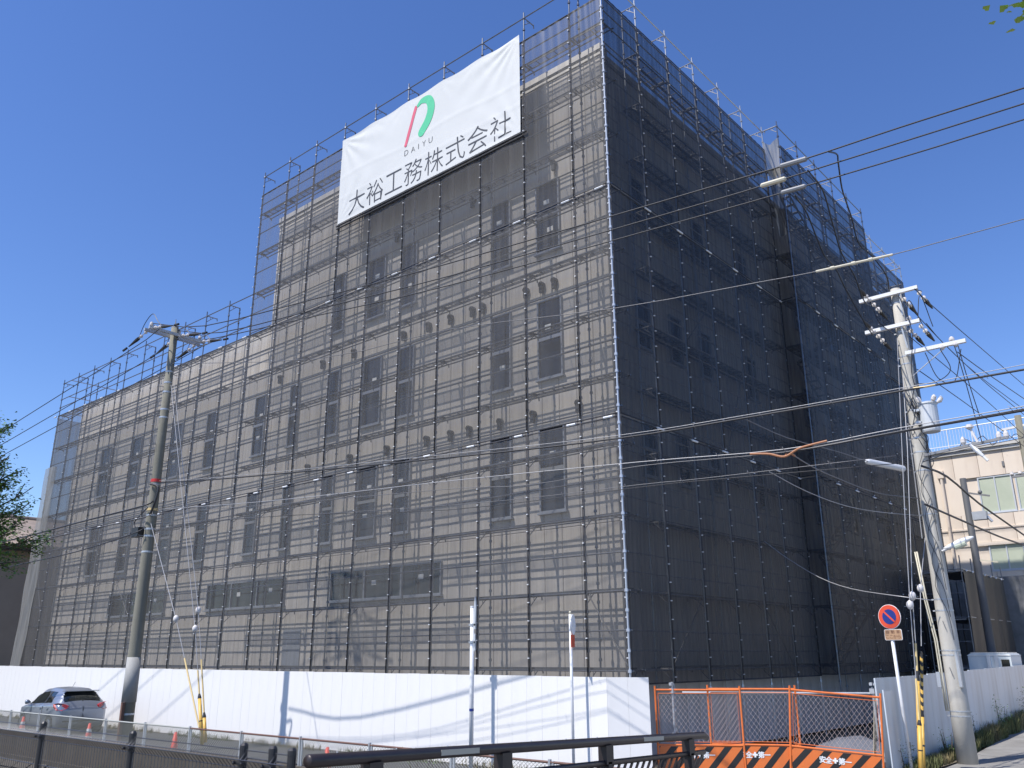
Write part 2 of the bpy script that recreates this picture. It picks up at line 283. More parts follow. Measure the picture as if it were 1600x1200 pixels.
# survey of the cables: points in metres, relative to the camera's eye
CAB={
 'L1':[(-24.2,11.2,9.75),(-21.72,11.57,9.13),(-17.21,12.25,8.94),(-13.11,12.86,8.82),(-6.89,13.8,8.8),(-5.16,14.06,8.8),(-3.33,14.33,8.87),(-1.42,14.62,8.92)],
 'L2':[(-24.2,12.0,9.75),(-22.09,12.32,9.24),(-18.11,12.91,9.09),(-13.81,13.56,8.95),(-7.28,14.54,8.95),(-5.86,14.75,8.97),(-3.16,15.16,9.05),(-1.54,15.4,9.1)],
 'L3':[(-24.2,12.7,9.7),(-23.35,12.83,9.52),(-18.91,13.49,9.29),(-14.42,14.17,9.09),(-7.63,15.19,9.07),(-5.74,15.47,9.08),(-3.35,15.83,9.13),(-1.66,16.08,9.19)],
 'M1':[(-24.0,11.9,4.9),(-20.67,12.03,4.58),(-13.27,13.14,4.22),(-9.16,13.76,4.09),(-6.61,14.14,4.12),(-3.72,14.57,4.19),(-2.23,14.8,4.23)],
 'M1m':[(-24.0,11.9,4.95),(-20.67,12.03,4.63),(-13.27,13.14,4.3),(-9.15,13.76,4.15),(-6.61,14.14,4.17),(-3.71,14.57,4.24),(-2.22,14.8,4.31)],
 'M2':[(-24.0,11.9,4.1),(-18.64,12.33,3.79),(-13.26,13.14,3.69),(-8.71,13.82,3.56),(-5.99,14.23,3.45),(-4.16,14.51,3.56),(-2.32,14.78,3.65)],
 'M2b':[(-24.0,11.9,4.0),(-18.63,12.34,3.69),(-13.25,13.14,3.51),(-11.14,13.46,3.38),(-8.71,13.82,3.48),(-5.99,14.23,3.4),(-4.16,14.51,3.51),(-2.33,14.78,3.61)],
 'M3':[(-24.0,11.9,3.7),(-13.25,13.14,3.15),(-8.73,13.82,3.12),(-7.47,14.01,3.1),(-4.22,14.5,3.11)],
 'M4':[(-24.0,11.9,3.6),(-18.15,12.41,3.37),(-13.24,13.14,3.05),(-8.74,13.82,3.07),(-7.47,14.01,3.06),(-4.23,14.5,2.98)],
 'S':[(-24.1,11.9,8.6),(-17.41,12.52,7.37),(-13.34,13.13,7.29),(-9.1,13.76,6.85),(-6.2,14.2,6.7),(-5.1,14.37,6.65),(-3.81,14.56,6.64),(-1.83,14.86,6.74)],
 'W1':[(-24.2,11.2,9.7),(-24.43,11.17,9.28),(-32.06,10.02,7.43)],
 'W2':[(-24.2,12.0,9.6),(-24.96,11.89,9.19),(-33.63,10.59,7.33)],
 'W3':[(-24.2,12.7,9.4),(-24.67,12.63,9.21),(-34.98,11.08,7.2)],
 'V1':[(-24.2,11.9,4.4),(-23.99,11.53,4.17),(-26.56,11.15,3.99),(-29.58,10.69,3.76),(-31.43,10.42,3.65)],
 'V2':[(-24.2,11.9,4.1),(-23.92,11.54,3.83),(-27.8,10.96,3.64),(-29.52,10.7,3.55),(-31.36,10.43,3.43)],
 'V3':[(-24.2,11.9,3.7),(-24.42,11.47,3.38),(-26.98,11.08,3.06),(-29.33,10.73,2.9),(-31.14,10.46,2.78)],
 'D1':[(-6.61,14.14,4.09),(-6.65,16.01,4.1),(-6.34,17.87,4.09),(-6.31,19.74,4.17),(-5.9,21.6,4.19)],
 'D2':[(-5.99,14.23,3.45),(-6.23,16.07,3.46),(-6.42,17.92,3.53),(-6.27,19.76,3.46),(-5.89,21.6,3.53)],
 'D3':[(-6.28,14.19,3.08),(-6.39,16.04,3.0),(-6.35,17.9,2.95),(-6.19,19.75,3.01),(-5.88,21.6,3.12)],
 'G4':[(-11.4,24.85,3.32),(-10.5,24.37,2.69),(-9.2,23.31,2.0),(-8.0,22.26,1.58),(-6.6,21.17,1.29),(-5.9,21.34,1.17)],
 'H1':[(-4.41,13.77,8.58),(-4.53,14.62,8.98),(-4.79,15.47,9.31),(-5.05,16.31,9.26),(-5.27,17.16,9.39),(-5.45,18.01,9.36),(-5.63,18.86,9.12),(-5.59,19.7,9.04),(-5.59,20.55,8.85),(-5.82,21.4,8.81)],
 'H2':[(-5.06,14.47,8.79),(-5.21,15.62,8.93),(-5.49,16.78,8.81),(-5.75,17.93,8.57),(-5.9,19.09,8.47),(-6.11,20.24,8.25),(-6.31,21.4,8.54)],
 'H3':[(-5.59,15.09,8.72),(-5.77,16.14,8.83),(-5.9,17.19,8.34),(-6.03,18.24,8.41),(-6.21,19.3,8.3),(-6.2,20.35,7.73),(-6.36,21.4,7.74)],
 'E1':[(-5.15,21.75,8.72),(-5.15,22.05,8.57),(-5.15,33.57,9.03)],
 'E2':[(-5.75,22.32,8.82),(-5.75,25.83,8.59),(-5.75,29.56,8.56),(-5.75,36.46,8.87)],
 'E3':[(-5.3,22.31,8.06),(-5.3,23.81,7.92),(-5.3,28.12,7.85),(-5.3,33.42,7.95)],
 'E4':[(-5.9,22.87,8.03),(-5.9,26.41,8.05),(-5.9,30.82,8.03),(-5.9,36.39,7.88)],
 'E5':[(-5.8,22.78,7.05),(-5.8,26.99,7.15),(-5.8,31.5,7.2)],
 'E6':[(-4.6,21.85,6.99),(-4.6,24.64,7.16),(-4.6,29.53,7.52)],
 'K1':[(-5.5,20.71,4.12),(-5.5,22.78,4.18),(-5.5,25.61,3.87),(-5.5,30.74,3.53)],
 'K2':[(-5.5,20.5,3.21),(-5.5,23.33,3.18),(-5.5,27.2,3.15),(-5.5,30.45,3.19)],
 'K3':[(-5.4,20.48,4.16),(-5.4,24.05,5.05),(-5.4,33.22,7.1)],
 'Y1':[(-5.85,21.6,7.6),(-5.74,19.78,2.98),(-5.75,19.26,0.98),(-5.81,19.03,-1.19),(-5.88,18.91,-2.28)],
 'Y2':[(-5.85,21.6,6.6),(-5.59,20.14,4.45),(-5.74,19.47,1.17),(-5.79,19.3,-0.22),(-5.96,19.09,-2.31)],
 'Y3':[(-5.9,21.6,2.6),(-5.74,20.1,1.36),(-5.81,19.77,0.03),(-5.9,19.53,-1.21),(-5.96,19.3,-2.33)],
 'GL1':[(-24.0,11.9,7.9),(-21.12,11.9,0.71),(-20.62,11.9,-0.79),(-20.23,11.9,-2.02)],
 'GL2':[(-24.0,12.0,7.9),(-21.41,12.1,1.19),(-20.82,12.1,-0.65),(-20.44,12.1,-1.97)],
 'GL3':[(-24.0,11.8,3.7),(-21.4,11.5,0.95),(-20.46,11.5,-0.48),(-19.65,11.5,-1.75)],
}
# ------------------------------------------------------------------ ground, roads, canal (structure)
PROF = [(-60, -1.66), (0, -1.66), (3.3, -1.68), (10.5, -2.03), (16, -2.28), (22, -2.27), (32, -2.12), (60, -2.1), (140, -2.1)]
def roadz(y):
    for (a, za), (b, zb) in zip(PROF, PROF[1:]):
        if y <= b: return za + (zb - za) * max(0, (y - a)) / (b - a)
    return PROF[-1][1]
EDGE = [(-60, -3.4), (0, -3.8), (3.4, -4.75), (10.6, -5.75), (22, -5.95), (32, -6.62), (60, -8.0), (140, -12)]
def edgex(y):
    for (a, xa), (b, xb) in zip(EDGE, EDGE[1:]):
        if y <= b: return xa + (xb - xa) * max(0, (y - a)) / (b - a)
    return EDGE[-1][1]
m = MB(); m.quad((-900, 10.9, -2.47), (900, 10.9, -2.47), (900, 1500, -2.47), (-900, 1500, -2.47)); solo('ground', m, 'earth', kind='structure')
m = MB(); m.quad((-900, -900, -1.78), (900, -900, -1.78), (900, 3.9, -1.78), (-900, 3.9, -1.78)); m.quad((-900, 3.9, -1.78), (900, 3.9, -1.78), (900, 3.9, -5.0), (-900, 3.9, -5.0)); solo('near_bank', m, 'earth', kind='structure')
m = MB(); m.quad((-900, 10.9, -2.455), (-9.4, 10.9, -2.455), (-9.4, 15.9, -2.455), (-900, 15.9, -2.455)); solo('street', m, 'asphalt', kind='structure')
m = MB()
ys = [-60, -20, 0, 3.4, 6, 8, 10.6, 13, 16, 19, 22, 25, 28, 32, 40, 60, 140]
for a, b in zip(ys, ys[1:]): m.quad((edgex(a), a, roadz(a)), (9, a, roadz(a)), (9, b, roadz(b)), (edgex(b), b, roadz(b)))
for a, b in zip(ys, ys[1:]): m.quad((edgex(a), a, roadz(a)), (edgex(b), b, roadz(b)), (edgex(b), b, roadz(b) - 0.35), (edgex(a), a, roadz(a) - 0.35))
solo('road', m, 'pavement', kind='structure')
m = MB(); m.quad((-11.2, 10.9, -2.44), (-5.6, 10.9, -2.3), (-5.8, 19.0, -2.3), (-11.2, 17.2, -2.44)); solo('forecourt', m, 'pavement', kind='structure')
# the canal far side: upright concrete wall, then a stone slope down to the bed
m = MB(); m.box((-120, 10.6, -2.62), (-5.9, 10.95, -1.98)); m.box((-120, 10.52, -2.72), (-5.9, 11.0, -2.60)); solo('canal_wall', m, 'concrete_old', 'weathered concrete canal wall under the wire mesh fence', 'wall')
m = MB(); m.quad((-120, 8.4, -4.3), (-5.9, 8.4, -4.3), (-5.9, 10.6, -2.72), (-120, 10.6, -2.72)); slope = solo('canal_slope', m, 'masonry', kind='structure', org=(-20, 9, -3))
mb = MB(); mb.box((-0.44, -0.16, -0.05), (0.44, 0.16, 0.06)); sm = mb.mesh('stone', ['masonry'])
WL['canal_slope'] = Vector((-20, 9, -3)); ang = math.atan2(1.58, 2.2); cnt = 0
for r_ in range(5):
    for i in range(46):
        x = -36 + i * 0.92 + (0.46 if r_ % 2 else 0); t = 0.16 + r_ * 0.36
        if x > -14 or cnt > 230: continue
        share('stone', sm, (x + 20, (10.6 - t * math.cos(ang)) - 9, (-2.72 - t * math.sin(ang)) + 3 + random.uniform(-0.01, 0.02)), slope, (ang, 0, random.uniform(-.03, .03))); cnt += 1
m = MB(); m.quad((-900, 3.9, -4.3), (900, 3.9, -4.3), (900, 8.5, -4.3), (-900, 8.5, -4.3)); solo('water', m, 'water', kind='structure')
m = MB(); m.quad((-900, 8.4, -4.9), (900, 8.4, -4.9), (900, 3.9, -4.9), (-900, 3.9, -4.9)); solo('canal_bed', m, 'canal_bed', kind='structure')
m = MB(); m.box((-5.3, 3.9, -2.7), (9, 10.6, -2.3)); solo('bridge_slab', m, 'concrete_old', 'grey concrete slab carrying the road across the canal', 'bridge')

# ------------------------------------------------------------------ the main building
CX, CY = -11.43, 17.28
WY, WX = 18.11, -12.10          # wall faces
bld = root('building', (-29, 30, -2.4), 'beige panelled building wrapped in scaffolding, tall block beside a lower wing', 'building')
g = 0.012
ROWZ = [-2.4, 3.25, 7.05, 10.85, 14.65, 17.35]
def panel_me(wd, z0, z1, nm='wall_panel', back=0.1):
    mb = MB(); b = 0.012
    # a shallow chamfer round the face, so the joints read
    x0, x1, a, c = g/2, wd - g/2, 0 + g/2, (z1 - z0) - g/2
    mb.add([(x0, back, a), (x1, back, a), (x1, back, c), (x0, back, c), (x0, b, a), (x1, b, a), (x1, b, c), (x0, b, c), (x0+b, 0, a+b), (x1-b, 0, a+b), (x1-b, 0, c-b), (x0+b, 0, c-b)],
           [(0,3,2,1), (8,9,10,11), (4,5,9,8), (5,6,10,9), (6,7,11,10), (7,4,8,11), (0,1,5,4), (1,2,6,5), (2,3,7,6), (3,0,4,7)])
    return mb.mesh(nm, ['wall_beige'])
B0 = WL['building']
XL, XT, XR = -46.0, -28.65, WX
nw = 28; pw = (XT - XL) / nw; nt_ = 27; ptw = (XR - XT) / nt_
for r_ in range(4):
    z0, z1 = ROWZ[r_], (ROWZ[r_+1] if r_ < 3 else 12.75); me = panel_me(pw, z0, z1)
    for i in range(nw): share('wall_panel', me, Vector((XL + i*pw, WY, z0)) - B0, bld)
for r_ in range(5):
    z0, z1 = ROWZ[r_], ROWZ[r_+1]; me = panel_me(ptw, z0, z1)
    for i in range(nt_): share('wall_panel', me, Vector((XT + i*ptw, WY, z0)) - B0, bld)
ns = 40; sw = (45.0 - WY) / ns; me = panel_me(sw, -2.4, 17.2)
for i in range(ns): share('wall_panel', me, Vector((WX, WY + 0.13 + i*sw, -2.4)) - B0, bld, (0, 0, R(90)))
m = MB(); m.box((XL, WY+.11, -2.4), (XT - .05, 45, 12.75)); m.box((XT, WY+.11, -2.4), (WX-.11, 45, 17.3)); part('core', m, 'wall_joint', bld)
m = MB(); m.box((XL-.02, WY-.02, 12.76), (XT-.06, WY+.4, 12.84)); m.box((XT-.03, WY-.03, 17.36), (XR+.03, WY+.35, 17.76)); m.box((WX-.3, WY+.36, 17.31), (WX+.03, 45, 17.5))
m.box((XT-.02, WY+.36, 17.31), (XT+.2, 45, 17.5)); part('coping', m, 'coping', bld)
m = MB(); m.box((XT-.045, WY-.055, 17.48), (XR+.045, WY-.032, 17.53)); part('gutter_strip', m, 'steel_dull', bld)
def window(parent, x0, x1, z0, z1, y, transom=None, mull=(), paper=(), axis='y', fw=0.045, glass='glass_dark', nm='window', sill=True, frm='alu_frame'):
    """a proud frame with the glass set back inside it; on the X wall when axis == 'x' (x0,x1 then are Y values)"""
    def T(v):
        return v if axis == 'y' else (y - (v[1] - y), v[0], v[2])
    def bx(mb, a, b):
        a2, b2 = T(a), T(b); mb.box(tuple(min(p, q) for p, q in zip(a2, b2)), tuple(max(p, q) for p, q in zip(a2, b2)))
    f = MB(); d = 0.075
    bx(f, (x0, y-d, z0), (x0+fw, y-.002, z1)); bx(f, (x1-fw, y-d, z0), (x1, y-.002, z1))
    bx(f, (x0+fw, y-d, z1-fw), (x1-fw, y-.002, z1)); bx(f, (x0+fw, y-d, z0), (x1-fw, y-.002, z0+fw))
    if transom: bx(f, (x0+fw, y-d+.004, transom-.05), (x1-fw, y-.002, transom+.05))
    for q in mull: bx(f, (q-.03, y-d+.006, z0+fw), (q+.03, y-.002, z1-fw))
    fo = part(nm, f, frm, parent)
    gl = MB(); cuts = [x0+fw] + [c for q in mull for c in (q-.03, q+.03)] + [x1-fw]; zc = [z0+fw] + ([transom-.05, transom+.05] if transom else []) + [z1-fw]
    for i in range(0, len(cuts), 2):
        for j in range(0, len(zc), 2):
            gl = MB(); bx(gl, (cuts[i], y-.022, zc[j]), (cuts[i+1], y-.004, zc[j+1])); part('pane', gl, glass, fo)
    if sill:
        s = MB(); bx(s, (x0-.05, y-.12, z0-.05), (x1+.05, y-.002, z0-.004)); part('sill', s, frm, fo)
    for (px_, pz_) in paper:
        s = MB(); bx(s, (px_-.11, y-.026, pz_-.075), (px_+.11, y-.0235, pz_+.075)); part('notice_paper', s, 'paper', fo)
    return fo
random.seed(3)
cols = [(-14.64,-13.74,1), (-16.47,-15.67,1), (-20.70,-19.92,1), (-22.52,-21.55,1), (-24.55,-23.83,1), (-26.84,-26.24,0), (-29.20,-28.46,0), (-32.82,-32.08,0), (-35.8,-34.86,0), (-39.5,-38.6,0), (-42.7,-41.7,0)]
for (a, b, t) in cols:
    for z0, z1, lim in ((3.70, 6.07, -99), (7.50, 9.92, -99), (11.45, 13.78, -25)):
        if a < lim: continue
        c = (a + b) / 2
        pp = [(c + random.uniform(-.1, .1), z0 + 1.62 + random.uniform(-.05, .05))] if random.random() < .75 else []
        if random.random() < .55: pp.append((c + random.uniform(-.1, .1), z0 + .72))
        window(bld, a, b, z0, z1, WY, transom=z0 + (z1 - z0) * .5, paper=pp)
for a, b in ((-23.70, -18.43), (-31.44, -26.28), (-39.79, -34.67)):
    n = 3; ml = [a + (b-a)*k/n for k in range(1, n)]
    window(bld, a, b, 1.74, 2.70, WY, mull=ml, paper=[(b-.9, 2.3), (a + 2.2, 2.25)])
m = MB(); m.box((-26.2, WY-.03, -1.6), (-25.2, WY-.004, .9)); part('door', m, 'alu_frame', bld)
for z0 in (4.6, 8.3, 12.25):
    for a in (19.35, 21.15, 23.0, 26.2, 31.0, 34.5, 38.5): window(bld, a, a+.7, z0, z0+1.5, WX, axis='x', transom=z0+.75, paper=[(a+.35, z0+.5)] if random.random() < .5 else [])
# round vent hoods in a row over each line of windows
mb = MB(); mb.tube([(0, .0, 0), (0, -.10, 0)], [.10, .10], 12); mb.tube([(0, -.10, .01), (0, -.15, -.01)], [.10, .07], 12); mb.box((-.055, -.13, -.25), (.055, -.04, -.05)); vm = mb.mesh('vent_hood', ['vent'])
for z, xs in ((10.42, (-13.98, -14.45, -15.05, -16.82, -17.26, -18.23, -19.24, -20.46, -23.1, -24.9, -27.6)), (6.55, (-13.24, -14.84, -16.1, -17.35, -18.14, -19.2, -21.1, -23.0, -25.4)), (14.3, (-13.9, -17.3, -21.0))):
    for x in xs: share('vent_hood', vm, Vector((x, WY-.002, z)) - B0, bld)

# ------------------------------------------------------------------ scaffold
INN = 0.48
def post_mb(h, inner=False):
    mb = MB(); mb.tube([(0, 0, 0), (0, 0, h)], 0.0243, 8)
    n = int(h / 0.45)
    for k in range(n):                                   # wedge pockets every 0.45 m
        z = h - 0.20 - k * 0.45
        if z > 0.1: mb.tube([(0, 0, z - .035), (0, 0, z + .035)], [0.046, 0.040], 6)
    mb.tube([(0, 0, h), (0, 0, h + .02)], 0.019, 6)
    return mb
def bracket_mb(dy, dx=0.0):
    """cantilever bracket: arm, strut, short upright and toe hook; reaches towards the wall"""
    mb = MB(); L = math.hypot(dx, dy); ux, uy = dx / L, dy / L
    P = lambda t, z: (ux * t, uy * t, z)
    mb.tube([P(.03, 0), P(L, 0)], .019, 6); mb.tube([P(.03, -.26), P(L * .62, -.02)], .013, 5); mb.tube([P(L*.35, -.13), P(L*.35, -.01)], .011, 5)
    mb.tube([P(L, .03), P(L + .02, -.10)], .02, 6)
    return mb
POSTM, BRM = {}, {}
def scaf(name, base, label, posts, inn, top, net_top, levels, z_bot, axis, out, ends, rows, net='net', planks=1, sheet_rows=None, rails=(0.9,), st='steel_shade', tie=True, mid=True, brace=(), prail=True):
    """posts: positions along the facade; axis 'x' (front wall, out = the Y of the plane) or 'y' (side wall, out = the X); wall lies at +Y or -X"""
    r0 = root(name, base, label, 'scaffolding'); B = Vector(base)
    sgn = 1 if axis == 'x' else -1
    def pt(u, dep, z): return Vector((u, out + sgn * dep, z)) if axis == 'x' else Vector((out + sgn * dep, u, z))
    rotz = 0 if axis == 'x' else R(90)
    for i, u in enumerate(posts):
        h = top + .20 - z_bot; cn = u == CX and axis == 'x'; key = (round(h, 2), 'steel_sunlit' if cn else st)
        if key not in POSTM: POSTM[key] = post_mb(h).mesh('post', [key[1]], smooth=False)
        share('post', POSTM[key], pt(u, 0, z_bot) - B + (Vector((.05, -.09, 0)) if cn else Vector()), r0)
    for i in inn:
        u = posts[i]; h = top - z_bot; key = (round(h, 2), st)
        if key not in POSTM: POSTM[key] = post_mb(h).mesh('post', [st])
        share('inner_post', POSTM[key], pt(u, INN, z_bot) - B, r0)
    bk = 'b' + axis
    if bk not in BRM: BRM[bk] = (bracket_mb(INN) if axis == 'x' else bracket_mb(0.0001, -INN)).mesh('bracket', ['steel_dull'])
    allz = levels
    for z in allz:
        for i, u in enumerate(posts):
            if z <= top: share('bracket', BRM[bk], pt(u, 0.0, z + .02) - B, r0)
    e0, e1 = ends
    def pipe(z, dep, nm, rr=.0213, a=e0, b=e1):
        mb = MB(); mb.tube([pt(a, dep, z), pt(b, dep, z)], rr, 6); part(nm, mb, st, r0)
    for z in allz:
        pipe(z, 0, 'ledger')
        for q in rails:
            if z + q < top + .01 and (q > .5 or axis == 'y' or z > top - 2): pipe(z + q, 0.0, 'handrail')
        if z < top - 1: pipe(z + .02, INN, 'inner_ledger', .0213)
    # decks: one perforated steel plank per bay and level
    for k in range(len(posts) - 1):
        a, b = sorted((posts[k], posts[k+1])); L = b - a - .06
        if L < .25: continue
        key = ('pl', round(L, 2), axis)
        if key not in POSTM:
            mb = MB(); wd = .25
            mb.box((0, 0, -.02), (L, .018, .03), 0); mb.box((0, wd-.018, -.02), (L, wd, .03), 0); mb.box((0, .018, -.02), (.03, wd-.018, .03), 0); mb.box((L-.03, .018, -.02), (L, wd-.018, .03), 0)
            n = max(2, int(L / .3))
            for q in range(1, n): mb.box((L*q/n-.007, .018, -.012), (L*q/n+.007, wd-.018, .012), 0)
            mb.quad((.03, .018, .02), (L-.03, .018, .02), (L-.03, wd-.018, .02), (.03, wd-.018, .02), 1)
            POSTM[key] = mb.mesh('plank', ['plank_steel', 'plank_mesh'])
        for z in allz:
            if z > top - 1: continue
            for q in range(planks):
                if axis == 'x': share('plank', POSTM[key], Vector((a + .03, out + .10 + .27*q, z + .045)) - B, r0)
                else: share('plank', POSTM[key], Vector((out - .10 - .27*q, a + .03, z + .045)) - B, r0, (0, 0, R(90)))
    for (k, za, zb) in brace:
        mb = MB(); mb.tube([pt(posts[k], .03, za), pt(posts[k+1], .03, zb)], .018, 6); part('brace', mb, 'steel_dull', r0)
    return r0, pt
NETV = {}
def net_me(wd, h, seed, mtl, fold=1.0, billow=0.03):
    key = (round(wd, 2), round(h, 2), seed, mtl)
    if key in NETV: return NETV[key]
    rnd = random.Random(seed * 31 + int(wd * 10)); nx, nz = 30, 40
    ph = [rnd.uniform(0, 6.28) for _ in range(8)]; ctr = [rnd.uniform(.1, .9) for _ in range(3)]; am = [rnd.uniform(.2, 1.0) for _ in range(3)]
    def dsp(s, t):            # s across 0..1, t down 0..1; outward positive
        edge = math.sin(math.pi * s) ** .6 if 0 < s < 1 else 0
        d = billow * edge * (0.6 + 0.6 * math.sin(2.2 * t * 3.1 + ph[0]))
        for q in range(3):    # creases that fan out of the top corner ties and fade downwards
            c = ctr[q] + (s - .5) * 0 + .25 * math.sin(ph[q+1]) * t
            d += fold * .030 * am[q] * math.exp(-((s - c) * 19) ** 2) * (1 - .6 * t) * edge
            d -= fold * .018 * am[q] * math.exp(-((s - c - .05) * 17) ** 2) * (1 - .6 * t) * edge
        d += fold * .012 * edge * math.sin(s * 34 + ph[5] + 1.5 * math.sin(t * 3 + ph[6])) * math.exp(-2.2 * t)
        d += fold * .006 * edge * math.sin(s * 9 + t * 11 + ph[7])
        return d
    mb = MB()
    for j in range(nz + 1):
        for i in range(nx + 1):
            s, t = i / nx, j / nz
            mb.v.append((s * wd, -dsp(s, t), -t * h - (.03 * math.sin(math.pi * s) if j == 0 else 0)))
    for j in range(nz):
        for i in range(nx):
            a = j * (nx + 1) + i; mb.f.append((a, a + nx + 1, a + nx + 2, a + 1)); mb.m.append(0)
    # hems down both edges and along top and bottom
    hw = .020
    for x in (0, wd - hw): mb.box((x, -.006, -h), (x + hw, .004, 0), 1)
    mb.box((hw, -.02, -.05), (wd - hw, -.014, -.012), 1); mb.box((hw, -.02, -h), (wd - hw, -.014, -h + .035), 1)
    me = mb.mesh('net_sheet', [mtl, 'hem'], smooth=True)
    NETV[key] = me; return me
def nets(r0, pt, axis, spans, rows, mtl, fold=1.0):
    B = WL[r0.name]; k = 0
    for (a, b) in spans:
        for (zt, zb) in rows:
            k += 1; seed = (k * 7) % 5
            me = net_me(b - a - .012, zt - zb - .015, seed, mtl, fold if zt > 6 else fold * .7)
            share('net_sheet', me, pt(a + .006, -.045, zt) - B, r0, (0, 0, 0) if axis == 'x' else (0, 0, R(90)))
def ties(r0, pt, us, z0, z1, axis, tabs=()):
    mb = MB(); rnd = random.Random(5)
    for u in us:
        z = z1 - .1
        while z > z0:
            c = pt(u + rnd.uniform(-.012, .012), -.065, z); mb.box(c - Vector((.022, .022, .011)), c + Vector((.022, .022, .011))); z -= .45
    part('net_tie', mb, 'tie', r0, kind='stuff')
    for z in tabs:
        for u in us:
            mb = MB(); mb.tube([pt(u + (-.42 if axis == 'x' else -.2), -.07, z - .03), pt(u + (-.14 if axis == 'x' else .12), -.07, z - .03)], .032, 6); part('pipe_cap', mb, 'white_paint', r0)

TOP, WTOP = 19.46, 14.06
LV = [19.46 - 1.8 * k for k in range(12)]
px_t = [CX] + [CX - 1.16 - 1.8 * k for k in range(10)]            # tower posts
rt_, pt = scaf('scaffold', (-20, CY, -2.4), 'tall scaffold with grey mesh sheets round the high block beside the white banner', px_t, [1, 3, 5, 7, 9], TOP, 18.56, LV, -2.4, 'x', CY, (px_t[-1] - .1, CX + .1), None, rails=(.45, .9), brace=[(0, -.34, 1.46)])
spans = [(b, a) for a, b in zip(px_t, px_t[1:])]
nets(rt_, pt, 'x', spans, [(18.56, 12.26), (12.24, 5.74), (5.72, -.62)], 'net')
ties(rt_, pt, px_t, -.5, 18.5, 'x', (12.26, 5.74))
px_w = [px_t[-1] - 1.8 * k for k in range(0, 11)]                   # low wing posts
rw_, ptw_ = scaf('scaffold', (-38, CY, -2.4), 'lower scaffold with bare rails on top along the long low wing', px_w[1:], [0, 2, 4, 6, 8], WTOP, 12.26, [z for z in LV if z < 14.1], -2.4, 'x', CY, (px_w[-1] - .1, px_w[0] + .0), None, rails=(.45, .9), brace=[(3, 1.46, 3.26), (8, 1.46, 5.06), (6, 3.26, 5.06)])
spw = [(b, a) for a, b in zip(px_w, px_w[1:])]
nets(rw_, ptw_, 'x', spw[:], [(12.26, 5.74), (5.72, -.62)], 'net', .6)
ties(rw_, ptw_, px_w[1:], -.5, 12.2, 'x', (12.26, 5.74))
# the return at the far end and the loose sun-lightened sheet that wraps it
mb = MB(); xe = px_w[-1]
for z in (14.06, 13.16, 12.26): mb.tube([(xe + .9, CY, z), (xe + .9, CY + 4.2, z)], .021, 6)
part('ledger', mb, 'steel', rw_)
for q in (1.4, 2.8, 4.2):
    share('post', POSTM[(round(WTOP + .2 + 2.4, 2), 'steel_shade')], Vector((xe + .9, CY + q, -2.4)) - WL[rw_.name], rw_)
mb = MB(); nz, nx = 40, 14
for j in range(nz + 1):
    t = j / nz; z = 9.4 - t * 10.0
    for i in range(nx + 1):
        s = i / nx; x = xe - .35 - .25 * t + s * 1.25; bul = .05 + .10 * math.sin(math.pi * s) + .10 * t * t + .04 * math.sin(s * 9 + t * 5) * t + .02 * math.sin(s * 17 + t * 23)
        mb.v.append((x, CY - bul - .05 * (1 - s), z))
for j in range(nz):
    for i in range(nx): a = j*(nx+1)+i; mb.f.append((a, a+nx+1, a+nx+2, a+1)); mb.m.append(0)
part('net_wrap', mb, 'net_fold_lit', rw_, smooth=True)
mb = MB()
mb.quad((xe, CY - .03, 12.2), (xe - .3, CY + .2, 12.2), (xe - .55, CY + .2, -.6), (xe - .1, CY - .03, -.6)); mb.quad((xe - .3, CY + .2, 12.2), (xe - .3, CY + 26, 12.2), (xe - .55, CY + 26, -.6), (xe - .55, CY + .2, -.6)); part('net_sheet', mb, 'net_fold_lit', rw_)

# side scaffold, first length, projecting length, far length
py1 = [CY + 1.88 + 1.8 * k for k in range(6)]; py2 = [28.2 + 1.8 * k for k in range(6)]; py3 = [38.3, 40.1, 41.9, 43.7, 44.6]
LVs = [19.46 - 1.8 * k for k in range(12)]
rs1, pts1 = scaf('scaffold', (CX, 22, -2.4), 'shaded side scaffold under shade-darkened mesh running back from the sunlit corner post', py1, [0, 2, 4], TOP, 18.6, LVs, -2.4, 'y', CX, (CY + .08, py1[-1] + .1), None, planks=2, st='steel', rails=(.45, .9), brace=[(0, -.34, 1.46), (2, 5.06, 8.66), (3, 1.46, -.34), (1, 8.66, 10.46)])
nets(rs1, pts1, 'y', [(a, b) for a, b in zip([CY] + py1, py1)], [(18.6, 12.26), (12.24, 5.74), (5.72, -.66)], 'net_shaded', .8)
ties(rs1, pts1, py1, -.6, 18.5, 'y', (12.26, 5.74))
CX2 = CX + .6
rs2, pts2 = scaf('scaffold', (CX2, 32, -2.4), 'projecting middle bays of the side scaffold with stairs inside shade-darkened mesh', py2, [1, 3, 5], TOP, 18.6, LVs, -2.4, 'y', CX2, (py2[0], py2[-1] + .05), None, planks=2, st='steel_shade', rails=(.45, .9))
nets(rs2, pts2, 'y', [(a, b) for a, b in zip(py2, py2[1:])], [(18.6, 12.26), (12.24, 5.74), (5.72, -.62)], 'net_shaded', .8)
ties(rs2, pts2, py2[1:], -.6, 18.5, 'y', (12.26, 5.74))
for k, z in enumerate(LVs[1:-1]):                                  # stair flights, one per lift, alternating
    y0, y1 = (30.15, 33.45) if k % 2 else (33.45, 30.15); mb = MB()
    for x in (CX2 - .62, CX2 - .98): mb.beam((x, y0, z - 1.8 + .05), (x, y1, z + .05), .03, .12)
    for q in range(9):
        t = (q + .5) / 9; mb.box((CX2 - .98, y0 + (y1 - y0) * t - .09, z - 1.8 + 1.8 * t), (CX2 - .62, y0 + (y1 - y0) * t + .09, z - 1.8 + 1.8 * t + .02))
    part('stair_flight', mb, 'steel_dull', rs2)
